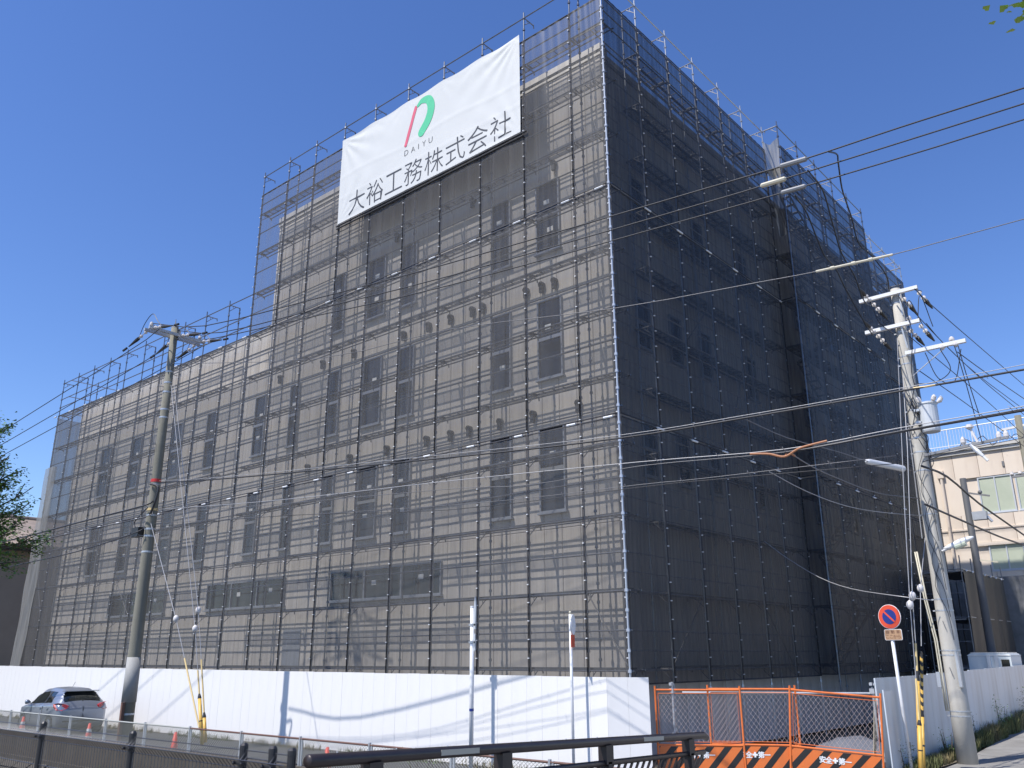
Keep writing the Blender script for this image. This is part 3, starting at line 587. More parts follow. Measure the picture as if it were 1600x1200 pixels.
for (zt, zb) in ((17.0, 12.26), (12.24, 5.74), (5.72, -.62)):  # sheets added across the open gap only to darken it
    share('net_sheet', net_me(.58, zt - zb - .015, 2, 'net_shaded', .5), Vector((CX + .01, 28.14, zt)) - WL[rs2.name], rs2)
# the sunlit loose net that closes the step between the two lengths, only at the top
mb = MB(); nz, nx = 30, 10
for j in range(nz + 1):
    t = j / nz
    for i in range(nx + 1):
        s = i / nx; wq = 1 - .55 * t
        mb.v.append((CX2 - .6 + s * .6 * wq + .28 * t, 28.13 - .05 * math.sin(s * 11 + 2 * t) * (1 - t) - .03 * math.sin(s * 5 + t * 9), 19.0 - .25 * math.sin(math.pi * s) * (1 - t) - t * 4.2))
for j in range(nz):
    for i in range(nx): a = j*(nx+1)+i; mb.f.append((a, a+nx+1, a+nx+2, a+1)); mb.m.append(0)
part('net_wrap', mb, 'net_fold_lit', rs2, smooth=True)
for z in LVs:
    mb = MB(); mb.tube([(CX, 28.18, z), (CX2, 28.18, z)], .02, 6)
    if z < 18: mb.box((CX, 28.2, z + .03), (CX2, 28.45, z + .07)); mb.box((CX, 28.47, z + .03), (CX2, 28.72, z + .07))
    part('landing', mb, 'steel_dull', rs2)
rs3, pts3 = scaf('scaffold', (CX, 41, -2.4), 'far end of the side scaffold behind the light utility pole', py3, [1, 3], TOP, 18.6, LVs, -2.4, 'y', CX, (py2[-1], py3[-1] + .05), None, planks=2, st='steel', rails=(.45, .9))
nets(rs3, pts3, 'y', [(a, b) for a, b in zip([37.25] + py3, py3)], [(18.6, 12.26), (12.24, 5.74), (5.72, -.62)], 'net_shaded', .8)
mb = MB(); mb.quad((CX + .02, 44.63, 18.6), (CX - 1.0, 44.63, 18.6), (CX - 1.0, 44.63, -.6), (CX + .02, 44.63, -.6)); part('net_sheet', mb, 'net_shaded', rs3)
mb = MB(); mb.tube([(CX, 44.62, 19.46), (CX - 6, 44.62, 19.46)], .02, 6); mb.tube([(CX, 44.62, 18.56), (CX - 6, 44.62, 18.56)], .02, 6); part('ledger', mb, 'steel', rs3)
# bare legs and jack bases below the nets, kept as the posts themselves

# ------------------------------------------------------------------ banner
ban = root('banner', (-18.92, CY - .12, 15.2), 'large white banner with a red and green emblem and dark lettering high on the scaffold', 'banner')
bx0, bx1, bz0, bz1 = -23.36, -14.49, 15.22, 18.80
mb = MB(); nx, nz = 120, 50; rnd = random.Random(4)
cor = [(0, 1), (1, 1), (0, 0), (1, 0), (.2, 1), (.4, 1), (.6, 1), (.8, 1)]
def bd(s, t):                                           # t: 0 bottom, 1 top
    d = .02 * math.sin(s * 5.1 + 1) * math.sin(t * 3 + .5)
    for k, (cx_, cz_) in enumerate(cor):
        dx, dz = (s - cx_) * 8.87, (t - cz_) * 3.58; r_ = math.hypot(dx, dz) + .05
        a = math.atan2(dz, dx); A = .030 if k in (0, 1) else (.016 if k < 4 else .006)
        d += A * math.sin(a * (17 if k < 4 else 11) + k * 1.3) * min(1, r_ * 1.6) * math.exp(-r_ / (1.2 if k < 4 else .8))
    d += .004 * math.sin(s * 60 + t * 9) * max(0, t - .55)
    d += .007 * math.exp(-((t - .52 - .02 * math.sin(s * 12)) * 60) ** 2) + .006 * math.exp(-((t - .28) * 60) ** 2)
    d += .006 * math.exp(-((s - .42) * 90) ** 2) + .006 * math.exp(-((s - .62) * 90) ** 2)
    return d
def bpos(s, t): 
    top = .055 * (math.cos(math.pi * 2 * ((s * 5) % 1)) - 1) / 2 * (1 if t > .98 else max(0, t - .7) * 3)
    return (bx0 + (bx1 - bx0) * s + .02 * (1 - t), CY - .12 - bd(s, t), bz0 + (bz1 - bz0) * t + top * t)
for j in range(nz + 1):
    for i in range(nx + 1): mb.v.append(bpos(i / nx, j / nz))
for j in range(nz):
    for i in range(nx): a = j*(nx+1)+i; mb.f.append((a, a+1, a+nx+2, a+nx+1)); mb.m.append(0)
part('sheet', mb, 'banner', ban, smooth=True)
def on_banner(vs, fs, cx_, cz_, sx, sz, matn, nm, shear=0):
    """flat print laid on the cloth: follow its surface 8 mm proud"""
    mb = MB()
    for (x, y, _) in vs:
        X = cx_ + x * sx + shear * y * sz; Z = cz_ + y * sz; s, t = (X - bx0) / (bx1 - bx0), (Z - bz0) / (bz1 - bz0)
        mb.v.append((X, CY - .12 - bd(s, t) - .010, Z))
    mb.f = [tuple(f) for f in fs]; mb.m = [0] * len(fs); part(nm, mb, matn, ban)
for k, ch in enumerate('大裕工務株式会社'):
    vs, fs = text_mb(ch, 1.0, -.013)
    xs = [v[0] for v in vs]; zs = [v[1] for v in vs]; cxx, czz = (min(xs)+max(xs))/2, (min(zs)+max(zs))/2
    vs = [(v[0]-cxx, v[1]-czz, 0) for v in vs]
    on_banner(vs, fs, -22.26 + k * .997, 15.80, .88 / (max(xs)-min(xs)), .90 / (max(zs)-min(zs)) * (.84 if ch == '工' else 1), 'print_grey', 'character')
for k, ch in enumerate('DAIYU'):
    vs, fs = text_mb(ch, .34, -.006); on_banner(vs, fs, -19.66 + (0, .34, .61, .88, 1.20)[k], 16.68, .95, .95, 'print_grey', 'character')
def stroke(pts, ws):
    vs, fs = [], []; P = smooth_path([(p[0], p[1], 0) for p in pts], 8); n = len(P)
    import bisect
    for i, p in enumerate(P):
        d = (P[min(i+1, n-1)] - P[max(i-1, 0)]).normalized(); q = Vector((-d.y, d.x, 0)); u = i / (n-1) * (len(ws)-1); k = min(int(u), len(ws)-2); wv = ws[k] + (ws[k+1]-ws[k]) * (u-k)
        vs += [tuple(p + q*wv/2), tuple(p - q*wv/2)]
    fs = [(2*i, 2*i+1, 2*i+3, 2*i+2) for i in range(n-1)]
    for e, (c, d) in enumerate(((P[0], P[0]-P[1]), (P[-1], P[-1]-P[-2]))):
        d = d.normalized(); r_ = (ws[0] if e == 0 else ws[-1]) / 2; k0 = len(vs); a0 = math.atan2(d.y, d.x); m_ = 9
        for j in range(m_): a = a0 - math.pi/2 + math.pi*j/(m_-1); vs.append((c.x + r_*math.cos(a), c.y + r_*math.sin(a), 0))
        fs.append(tuple(range(k0, k0+m_)))
    return vs, fs
vs, fs = stroke([(0, 0), (.22, .66), (.45, 1.33)], [.14, .14, .14]); on_banner(vs, fs, -19.70, 17.01, 1, 1, 'print_red', 'emblem')
vs, fs = stroke([(.58, 1.37), (.80, 1.47), (1.12, 1.36), (1.25, 1.0), (1.12, .58), (.80, .20)], [.12, .22, .32, .35, .36, .34]); on_banner(vs, fs, -19.72, 17.0, 1, 1, 'print_green', 'emblem')
mb = MB(); mb.tube([(bx0 - .05, CY - .12, bz0 - .07), (bx1 + .25, CY - .12, bz0 - .07)], .03, 8); mb.tube([(bx0 - .05, CY - .10, bz0 - .16), (bx1 + .1, CY - .10, bz0 - .16)], .028, 8); part('batten', mb, 'cable_black', ban)
mb = MB()
for k in range(60):
    x = bx0 + .1 + (bx1 - bx0 - .2) * k / 59; mb.tube([(x, CY - .125, bz0 + .03), (x + .03, CY - .1, bz0 - .1)], .004, 4)
part('lashing', mb, 'white_wire', ban, kind='stuff')
# ------------------------------------------------------------------ white site hoarding along the street
def hoard(name, label, pts, zt, zb, matn, pw, seam=True, capm='seam', jitter=.0015):
    o = root(name, (pts[0][0], pts[0][1], zb(0)), label, 'fence'); B = WL[o.name]; rnd = random.Random(2)
    cache = {}; tot = 0
    for (a, b) in zip(pts, pts[1:]):
        d = Vector((b[0]-a[0], b[1]-a[1], 0)); L = d.length; n = max(1, round(L / pw)); ww = L / n; ang = math.atan2(d.y, d.x)
        for i in range(n):
            p = Vector((a[0], a[1], 0)) + d * (i / n); t = tot + ww * i; z0, z1 = zb(t), zt(t); h = round(z1 - z0, 2); key = (round(ww, 3), h)
            if key not in cache:
                mb = MB(); r_ = .012
                mb.box((.002, 0, 0), (ww - .002, .03, h)) 
                cache[key] = mb.mesh('panel', [matn])
            share('panel', cache[key], (p.x - B.x, p.y - B.y + rnd.uniform(-jitter, jitter), z0 - B.z + rnd.uniform(-.004, .004)), o, (0, 0, ang))
        mb = MB(); z1, z2 = zt(tot), zt(tot + L); nrm = Vector((-d.y, d.x, 0)).normalized() * .035
        mb.beam((a[0] + nrm.x, a[1] + nrm.y, z1 - .12), (b[0] + nrm.x, b[1] + nrm.y, z2 - .12), .03, .04); mb.beam((a[0] + nrm.x, a[1] + nrm.y, zb(tot) + .5), (b[0] + nrm.x, b[1] + nrm.y, zb(tot + L) + .5), .03, .04); part('rail', mb, 'galv', o)
        tot += L
    return o
hoard('site_hoarding', 'long white sheet metal hoarding along the street in front of the scaffold', [(-62, 16), (-11.2, 16.0), (-10.42, 16.44)], lambda t: -.26 - t * .0036, lambda t: -2.45, 'hoarding', .45)
hoard('site_hoarding', 'white hoarding on the right, tinted grey for shade, behind the light utility pole', [(-6.56, 18.98), (-6.52, 26), (-6.75, 34), (-7.1, 42), (-7.4, 50)], lambda t: -.47 + t * .0085, lambda t: -2.47 + t * .012, 'hoarding_shaded', 1.8, jitter=.003)
mb = MB(); mb.box((-6.24, 18.37, -2.4), (-6.215, 18.39, -.67)); mb.box((-6.24, 18.391, -2.4), (-6.232, 19.0, -.70)); solo('gate_side_panel', mb, 'hoarding_shaded', 'narrow shade-tinted panel with a bright edge at the end of the right hoarding', 'panel')
# clamps and pipe behind the barriers
mb = MB(); mb.tube([(-10.3, 17.6, -.78), (-6.5, 19.5, -.78)], .024, 8); solo('scaffold_pipe', mb, 'galv', 'pale steel pipe running just behind the orange barriers', 'pipe')
for n_, (x, y) in enumerate(((-10.25, 17.1), (-6.75, 19.3))):
    mb = MB(); mb.tube([(x, y, -2.4), (x, y, -.55 - .1 * n_)], .024, 8); mb.box((x-.05, y-.05, -.78), (x+.05, y+.05, -.68)); mb.box((x-.03, y-.08, -.62), (x+.03, y+.02, -.56))
    solo('clamp_post', mb, 'galv', 'steel post with clamps beside the end of the white hoarding' if n_ == 0 else 'steel post with clamps where the barriers meet the shaded hoarding', 'post')
mb = MB(); mb.beam((-7.2, 20.1, -2.4), (-6.75, 19.45, -.75), .05, .05); mb.beam((-6.7, 19.9, -2.4), (-6.78, 19.45, -.75), .05, .05); solo('prop', mb, 'conduit', 'two leaning props behind the right orange barrier', 'prop')
mb = MB(); rnd = random.Random(8)
nx, ny = 14, 10
for j in range(ny+1):
    for i in range(nx+1):
        s, t = i/nx, j/ny; mb.v.append((-8.6 + 2.2*s - .9*t, 19.6 + .9*s + 2.2*t, -2.42 + .62*math.sin(math.pi*s)**.6*math.sin(math.pi*t)**.6 + rnd.uniform(-.04, .04)))
for j in range(ny):
    for i in range(nx): a = j*(nx+1)+i; mb.f.append((a, a+1, a+nx+2, a+nx+1)); mb.m.append(0)
solo('tarpaulin', mb, 'tarp', 'grey tarpaulin over a heap behind the right orange barrier', 'tarpaulin', smooth=True)

# ------------------------------------------------------------------ orange barriers
def wire_clip(x0, x1, z0, z1, pitch, r, y=0.0, rz=1.0):
    mb = MB(); k = -int((z1 - z0) * rz / pitch) - 1
    while x0 + k * pitch < x1:
        for sg in (1, -1):
            xs = x0 + k * pitch if sg == 1 else x0 + k * pitch + (z1 - z0) / rz
            # line x = xs + sg*(z - z0)/rz
            a = (xs, z0); b = (xs + sg * (z1 - z0) / rz, z1); p = [a, b]
            lo, hi = 0.0, 1.0; dx = b[0] - a[0]
            for lim, side in ((x0, 1), (x1, -1)):
                t = (lim - a[0]) / dx
                if (dx > 0) == (side == 1): lo = max(lo, t)
                else: hi = min(hi, t)
            if hi - lo > .01:
                mb.tube([(a[0] + dx*lo, y, z0 + (z1-z0)*lo), (a[0] + dx*hi, y, z0 + (z1-z0)*hi)], r, 3, cap=False)
        k += 1
    return mb
def barrier(a, b, z, label, tilt=0.0):
    L = math.dist(a, b); ang = math.atan2(b[1]-a[1], b[0]-a[0])
    o = root('barrier', (a[0], a[1], z), label, 'barrier', 'orange safety barriers across the gateway', ang); o.rotation_euler = (0, tilt, ang)
    r_ = .021; Lx = L
    for x, zt in ((0, 1.86), (Lx, 1.86)):
        mb = MB(); mb.tube([(x, 0, 0.02), (x, 0, zt)], r_, 8); mb.tube([(x, 0, zt), (x, 0, zt + .01)], .024, 8); lpart('upright', mb, 'orange', o)
    for z0, nm in ((1.79, 'top_rail'), (.69, 'middle_rail'), (.10, 'bottom_rail')):
        mb = MB(); mb.tube([(r_, 0, z0), (Lx - r_, 0, z0)], r_, 8); lpart(nm, mb, 'orange', o)
    mb = MB(); mb.tube([(.06, -.004, 1.72), (.06, -.004, .75), (Lx - .06, -.004, .75), (Lx - .06, -.004, 1.72), (.06, -.004, 1.72)], .008, 5); lpart('mesh_frame', mb, 'orange', o)
    lpart('wire_mesh', wire_clip(.06, Lx - .06, .75, 1.72, .098, .0030, rz=1.35), 'mesh_wire', o, kind='stuff')
    mb = MB(); mb.box((r_ + .01, -.006, .13), (Lx - r_ - .01, .006, .665)); bo = lpart('board', mb, 'orange', o)
    # slanting black bars, printed plates 2 mm proud
    h0, h1, x0, x1 = .135, .66, r_ + .012, Lx - r_ - .012
    sl = 1.15
    k = -.55
    while k < Lx:
        poly = [(k, h0), (k + .155, h0), (k + .155 + (h1-h0)/sl, h1), (k + (h1-h0)/sl, h1)]
        def clip(P, lim, keep):
            out = []
            for i in range(len(P)):
                p, q = P[i], P[(i+1) % len(P)]; ip, iq = keep(p[0]), keep(q[0])
                if ip: out.append(p)
                if ip != iq: t = (lim - p[0]) / (q[0] - p[0]); out.append((lim, p[1] + (q[1]-p[1]) * t))
            return out
        P = clip(poly, x0, lambda x: x >= x0); P = clip(P, x1, lambda x: x <= x1) if P else P
        if len(P) > 2: mb = MB(); mb.prism(P, -.0085, -.0065); ob_ = lpart('stripe', mb, 'stripe_black', bo)
        k += .37
    for i, ch in enumerate('安全+第一'):
        if ch == '+':
            mb = MB(); mb.box((-.052, -.0125, -.018), (.052, -.009, .018)); mb.box((-.018, -.0125, -.052), (.018, -.009, -.018)); mb.box((-.018, -.0125, .018), (.018, -.009, .052)); lpart('plus_sign', mb, 'print_white', bo, loc=(Lx/2 + (i-2)*.122 - .02, 0, .50))
        else:
            vs, fs = text_mb(ch, .135); mb = MB(); xs = [v[0] for v in vs]; zs = [v[1] for v in vs]; c0, c1 = (min(xs)+max(xs))/2, (min(zs)+max(zs))/2
            for k_, (ox, oz) in enumerate(((0, 0), (.004, 0), (-.004, 0), (0, .004), (0, -.004))):
                mb.add([(v[0]-c0+ox, -.0100 - .0006*k_, v[1]-c1+oz) for v in vs], fs)
            lpart('character', mb, 'print_white', bo, loc=(Lx/2 + (i-2)*.122 - .02, 0, .50))
    for x in (.0, Lx):
        mb = MB(); mb.beam((x, -.28, .02), (x, .28, .02), .03, .03); lpart('foot', mb, 'orange', o)
    return o
barrier((-10.55, 16.88), (-9.02, 17.80), -2.50, 'left orange barrier, partly behind the dark bridge railing')
barrier((-9.62, 17.50), (-8.02, 18.33), -2.48, 'middle orange barrier overlapping both of its neighbours')
barrier((-8.22, 18.16), (-6.60, 18.86), -2.48, 'right orange barrier that droops towards the shaded hoarding', R(4.6))

# ------------------------------------------------------------------ chain-link on the canal wall
cw = root('chain_link_fence', (-20, 10.75, -1.98), 'low rusty-topped chain-link fence on the canal wall', 'fence')
pm = wire_clip(0, 2.0, 0, .46, .075, .0042, rz=.8).mesh('chain_mesh', ['chain_wire'])
fp = MB(); fp.box((-.02, -.02, 0), (.02, .02, .52)); fp.box((.05, -.015, 0), (.08, .015, .5)); fpm = fp.mesh('post', ['galv'])
for i in range(19):
    x = -45.5 + i * 2.05; s = put('chain_mesh', pm, (x + 20 + .02, 0, .02), cw); s['kind'] = 'stuff'
    share('post', fpm, (x + 20, 0, 0), cw)
    mb = MB(); mb.tube([(x, 10.75, -1.5), (x + 2.05, 10.75, -1.5)], .02, 6); part('top_rail', mb, 'copper_brown' if i > 12 else 'chain_wire', cw)

# ------------------------------------------------------------------ dark wire fence on the near bank
nf = root('wire_mesh_fence', (-8, 3.55, -1.78), 'dark welded wire fence with black posts on the near canal bank', 'fence')
vs_ = []
def wf_panel(x0, x1):
    mb = MB(); n = int((x1 - x0 - .05) / .05)
    for i in range(n + 1):
        x = x0 + .04 + i * .05
        if x > x1 - .03: break
        mb.tube([(x, 3.55, -1.72), (x, 3.55, -.71), (x, 3.50, -.655), (x, 3.55, -.60), (x, 3.59, -.655), (x, 3.555, -.705)], .0032, 4, cap=False)
    o = part('mesh_panel', mb, 'fence_wire', nf, kind='stuff')
    mb = MB()
    for z, y in ((-.71, 3.545), (-.60, 3.55), (-.655, 3.495), (-.655, 3.595), (-.92, 3.545), (-1.14, 3.545), (-1.36, 3.545), (-1.6, 3.545)): mb.tube([(x0, y, z), (x1, y, z)], .0036, 4)
    part('line_wires', mb, 'fence_wire', nf, kind='stuff')
posts_ = [-4.95, -5.16, -5.50, -7.08, -8.80, -10.65, -12.5, -14.35, -16.2, -18.05, -19.9]
for i, x in enumerate(posts_):
    mb = MB(); mb.tube([(x, 3.55, -1.78), (x, 3.55, -.60)], .028, 12); mb.tube([(x, 3.55, -.60), (x, 3.55, -.57), (x, 3.55, -.555)], [.030, .029, .016], 12); p_ = part('post', mb, 'fence_dark', nf, smooth=False)
    mb = MB(); mb.box((x - .055, 3.515, -.69), (x + .055, 3.53, -.67)); mb.ball((x + .05, 3.51, -.68), .012); mb.ball((x - .05, 3.51, -.68), .012); part('clamp', mb, 'fence_dark', p_)
for a, b in zip(posts_, posts_[1:]):
    if abs(a - b) > .15: wf_panel(b, a)

# ------------------------------------------------------------------ bridge railing
P0, P1 = Vector((-4.85, 3.56, -.63)), Vector((-5.54, 9.89, -.92))
br = root('bridge_railing', (-5.2, 6.7, -2.0), 'dark brown tubular bridge railing with curved balusters', 'railing')
mb = MB(); d_ = (P1 - P0).normalized()
mb.tube([P0 + d_ * .04, P0 + d_*.05, P0 + d_*.2, P1, P1 + d_ * .10 + Vector((.0, 0, -.03))], [.036, .042, .042, .042, .036], 20); part('top_rail', mb, 'rail_dark', br, smooth=True)
dn = Vector((0, 0, -1)); Q0, Q1 = P0 + dn * .20 + d_ * 1.2, P1 + dn * .185
mb = MB(); mb.tube([P0 + dn * .205 + d_*.05, Q1], .028, 12); part('lower_rail', mb, 'rail_dark', br, smooth=True)
for t in (.10, .345, .62, .93):
    p = P0.lerp(P1, t)
    mb = MB(); mb.beam(p + dn*.03, p + dn*.20, .12, .10, up=(1, 0, 0)); mb.beam(p + dn*.18, p + dn * 1.14, .06, .10, up=(1, 0, 0)); part('post', mb, 'rail_dark', br)
for t in (.21, .74):
    p = P0.lerp(P1, t); q = P0.lerp(P1, t + .075); side = Vector((.0418, .0048, .002)); mb = MB()
    u = Vector((0, 0, .020)); 
    mb.add([p + side - u, q + side - u, q + side + u, p + side + u, p + side*.9 - u, q + side*.9 - u, q + side*.9 + u, p + side*.9 + u], [(0,1,2,3), (7,6,5,4), (0,4,5,1), (1,5,6,2), (2,6,7,3), (3,7,4,0)]); part('reflector', mb, 'reflector', br)
n = 46
for i in range(n):
    t = (i + .5) / n
    if any(abs(t - q) < .008 for q in (.10, .345, .62, .93)): continue
    p = P0.lerp(P1, t); mb = MB(); side = Vector((d_.y, -d_.x, 0)).normalized()
    pts = [p + dn * (.215 + .86 * k / 8) - side * (.13 * math.sin(math.pi * k / 8)) for k in range(9)]
    for a, b in zip(pts, pts[1:]): mb.beam(a, b, .016, .034, up=(d_.x, d_.y, 0))
    part('baluster', mb, 'rail_dark', br)
for z_ in (1.09,):
    mb = MB(); mb.beam(P0 + dn*z_, P1 + dn*z_, .05, .06); part('bottom_rail', mb, 'rail_dark', br)
mb = MB(); rnd = random.Random(3)
for i in range(11):
    p = P0.lerp(P1, (i + .5) / 11) + Vector((.012, 0, .045)); mb.ball(p, .006, n=6)
part('rivet', mb, 'galv', br, kind='stuff')

# ------------------------------------------------------------------ utility pole, left
def bands(o, x, y, zs, rad, matn='galv', h=.05):
    for z in zs:
        mb = MB(); r_ = rad(z) + .006; mb.tube([(x, y, z - h/2), (x, y, z + h/2)], r_, 16); mb.box((x - r_ - .05, y - .02, z - h/2), (x - r_ + .01, y + .02, z + h/2)); part('band', mb, matn, o)
def insul(mb, p, q, n=3, r_=.05):
    p, q = Vector(p), Vector(q)
    mb.tube([p, q], .015, 6)
    for i in range(n):
        c = p.lerp(q, (i + .5) / n); d = (q - p).normalized() * .035; mb.tube([c - d, c - d*.4, c + d*.4, c + d], [r_*.5, r_, r_*.85, r_*.4], 10)
X, Y = -24.2, 11.9
pl = root('utility_pole', (X, Y, -2.45), 'weathered grey concrete utility pole left of the car with a double crossarm', 'utility pole', 'utility poles')
radL = lambda z: .19 - (z + 2.45) / 12.35 * .085
mb = MB(); mb.tube([(X, Y, z) for z in (-2.45, 0, 3, 6, 9.8)], [radL(z) for z in (-2.45, 0, 3, 6, 9.8)], 24); part('shaft', mb, 'pole_old', pl, smooth=True)
mb = MB(); mb.tube([(X, Y, 9.8), (X, Y, 9.86), (X, Y, 9.9), (X, Y, 10.1)], [.11, .10, .02, .008], 12); part('cap', mb, 'steel_dull', pl)
mb = MB(); mb.tube([(X, Y, -1.15), (X, Y, .02)], [radL(-1.15) + .012, radL(0) + .012], 24); part('sign_wrap', mb, 'pole_wrap', pl, smooth=True)
mb = MB(); mb.box((X + .05, Y - .235, -2.45), (X + .14, Y - .16, -1.15)); part('cable_guard', mb, 'copper_brown', pl)
bands(pl, X, Y, (-1.45, -2.25, 4.85, 6.9, 7.15, 8.35, 2.9, 8.0, 3.95, 3.55, 3.35, 7.7), radL)
bands(pl, X, Y, (4.97,), radL, 'red', .09); bands(pl, X, Y, (4.12,), radL, 'yellow_pale', .07)
for k, z in enumerate([0.2 + .45 * q for q in range(19)]):
    s = -1 if k % 2 else 1; mb = MB(); mb.tube([(X, Y + s*radL(z)*.7, z), (X - .02, Y + s*(radL(z) + .15), z), (X-.02, Y + s*(radL(z) + .15), z + .02)], .009, 5)
    if z > 3 : part('step_bolt', mb, 'steel_dull', pl)
for dx in (-.15, .15):
    mb = MB(); mb.box((X + dx - .035, 11.02, 9.5), (X + dx + .035, 12.85, 9.59)); part('crossarm', mb, 'galv', pl)
mb = MB(); mb.beam((X, 12.6, 9.5), (X, 12.0, 8.9), .04, .01); part('arm_brace', mb, 'galv', pl)
for yy in (11.15, 12.05, 12.75):
    for s in (-1, 1):
        mb = MB(); a = Vector((X + s*.18, yy, 9.55)); b = a + Vector((s * .55, 0, -.12)); insul(mb, a, b, 2, .055); i_ = part('strain_insulator', mb, 'insulator', pl, smooth=False)
        mb = MB(); mb.tube([b, b + Vector((s*.12, 0, -.02)), b + Vector((s*.62, 0, -.12))], [.05, .055, .018], 8); mb.tube([b + Vector((s*.75, 0, -.14)), b + Vector((s*.98, 0, -.17))], .035, 8); part('clamp_cover', mb, 'black_rubber', i_)
    mb = MB(); mb.tube([(X, yy, 9.6), (X, yy, 9.68), (X, yy, 9.74), (X, yy, 9.78)], [.02, .055, .05, .03], 10); part('pin_insulator', mb, 'insulator', pl)
    mb = MB(); mb.tube(smooth_path([(X - .75, yy, 9.42), (X - .45, yy, 9.85), (X, yy, 9.8 + .25 * (yy < 11.5)), (X + .4, yy, 9.7), (X + .75, yy, 9.42)], 5), .011, 5); part('jumper', mb, 'cable_black', pl)
mb = MB(); mb.box((X - .62, Y - .25, 3.35), (X - .22, Y - .05, 3.62)); mb.tube([(X - .6, Y - .15, 3.48), (X - .85, Y - .15, 3.5)], .03, 8); part('splice_box', mb, 'black_rubber', pl)
mb = MB(); mb.tube(smooth_path([(X + .05, Y - .2, 4.85), (X + .38, Y - .1, 4.72), (X + .3, Y - .1, 4.3), (X + .12, Y - .12, 3.95)], 6), .03, 8); part('cable_loop', mb, 'cable_black', pl)
mb = MB(); mb.tube(smooth_path([(X + .1, Y - .2, 4.15), (X - .3, Y - .25, 3.9), (X - .6, Y - .2, 3.75), (X - .2, Y - .25, 3.45)], 6), .014, 6); part('cable_loop', mb, 'cable_black', pl)

# ------------------------------------------------------------------ utility pole, right
X, Y = -5.76, 21.75
pr = root('utility_pole', (X, Y, -2.27), 'tall pale concrete utility pole with a transformer and three crossarms on the right', 'utility pole', 'utility poles')
radR = lambda z: .215 - (z + 2.27) / 11.2 * .095
mb = MB(); zz = (-2.27, -1, 1, 3, 5, 7, 8.95); mb.tube([(X, Y, z) for z in zz], [radR(z) for z in zz], 28); part('shaft', mb, 'pole_new', pr, smooth=True)
bands(pr, X, Y, (-1.2, -1.3, -.02, .08, .95, 1.2, 3.15, 4.2, 4.65, 5.0, 5.7, 6.2, 6.9, 7.1, 7.75, 8.55), radR, 'galv', .03)
for z, x0, x1, y_ in ((8.78, -6.62, -5.18, Y - .2), (7.90, -6.58, -5.25, Y - .2), (7.14, -5.70, -4.32, Y - .18)):
    mb = MB(); mb.box((x0, y_ - .045, z - .045), (x1, y_ + .045, z + .045)); ca = part('crossarm', mb, 'white_paint', pr)
    mb = MB(); mb.beam((x1 - .45, y_ - .0, z - .05), (X + .12, Y - .16, z - .62), .035, .012); part('arm_brace', mb, 'galv', ca)
for (x, z) in ((-6.35, 8.72), (-5.6, 8.66), (-5.22, 8.72), (-6.35, 7.84), (-5.55, 7.78), (-5.3, 7.84)):
    for s in ((1,) if x > -6 else (1, -1)):
        a = Vector((x, Y - .15 + s*.05, z)); b = a + Vector((.03, s*.5, -.1 * s if s > 0 else .02)); mb = MB(); insul(mb, a, b, 2, .06); i_ = part('strain_insulator', mb, 'insulator', pr)
        mb = MB(); mb.tube([b, b + (b-a)*.25, b + (b-a)*.9], [.055, .055, .02], 8); part('clamp_cover', mb, 'black_rubber', i_)
for (x, z) in ((-4.62, 7.22), (-4.85, 7.08), (-4.55, 7.08), (-5.5, 8.0)):
    mb = MB(); mb.tube([(x, Y - .18, z - .05), (x, Y - .18, z), (x, Y - .18, z + .05), (x, Y - .18, z + .09)], [.025, .065, .06, .03], 10); part('pin_insulator', mb, 'insulator', pr)
for pts in ([(-4.9, Y-.2, 7.05), (-4.75, Y-.2, 6.5), (-5.1, Y-.25, 6.25), (-5.6, Y-.25, 6.3)], [(-5.25, Y-.2, 7.05), (-5.05, Y-.2, 6.35), (-4.7, Y-.2, 6.2), (-4.45, Y-.2, 6.95)], [(-4.5, Y-.2, 7.05), (-4.42, Y-.2, 6.2), (-4.3, Y-.2, 5.2)], [(-4.6, Y-.2, 7.2), (-4.5, Y-.2, 6.4), (-4.35, Y-.2, 4.6)],
            [(-5.55, Y-.2, 7.95), (-5.4, Y-.3, 8.45), (-5.2, Y-.2, 7.75)], [(-5.3, Y-.2, 7.9), (-5.15, Y-.2, 8.55), (-5.0, Y-.1, 7.7)], [(-5.65, Y-.25, 8.7), (-5.5, Y-.3, 8.1), (-5.45, Y-.3, 7.5), (-5.6, Y-.28, 6.6), (-5.5, Y-.3, 5.75)],
            [(-6.35, Y-.25, 8.75), (-6.2, Y-.25, 8.1), (-5.9, Y-.3, 7.7)], [(-5.9, Y-.24, 6.2), (-5.95, Y-.3, 5.6), (-5.8, Y-.3, 5.2), (-5.6, Y-.3, 5.75)], [(-5.6, Y-.26, 6.2), (-5.75, Y-.32, 5.7), (-6.0, Y-.3, 5.35), (-5.9, Y-.26, 5.0)]):
    mb = MB(); mb.tube(smooth_path(pts, 6), .011, 5); part('jumper', mb, 'cable_black', pr)
rnd = random.Random(77)
for k in range(12):
    z0 = rnd.uniform(4.9, 6.4); a0 = rnd.uniform(-2.9, -.6); pts = []
    for q in range(5):
        a_ = a0 + q * rnd.uniform(.2, .5); rr_ = radR(z0) + .03 + (.10 * rnd.random() if 0 < q < 4 else 0); pts.append((X + rr_*math.cos(a_), Y + rr_*math.sin(a_) - .03, z0 - .16*q + rnd.uniform(-.08, .08)))
    mb = MB(); mb.tube(smooth_path(pts, 4), .009, 5); part('jumper', mb, 'cable_black' if k % 3 else 'cable_grey', pr)
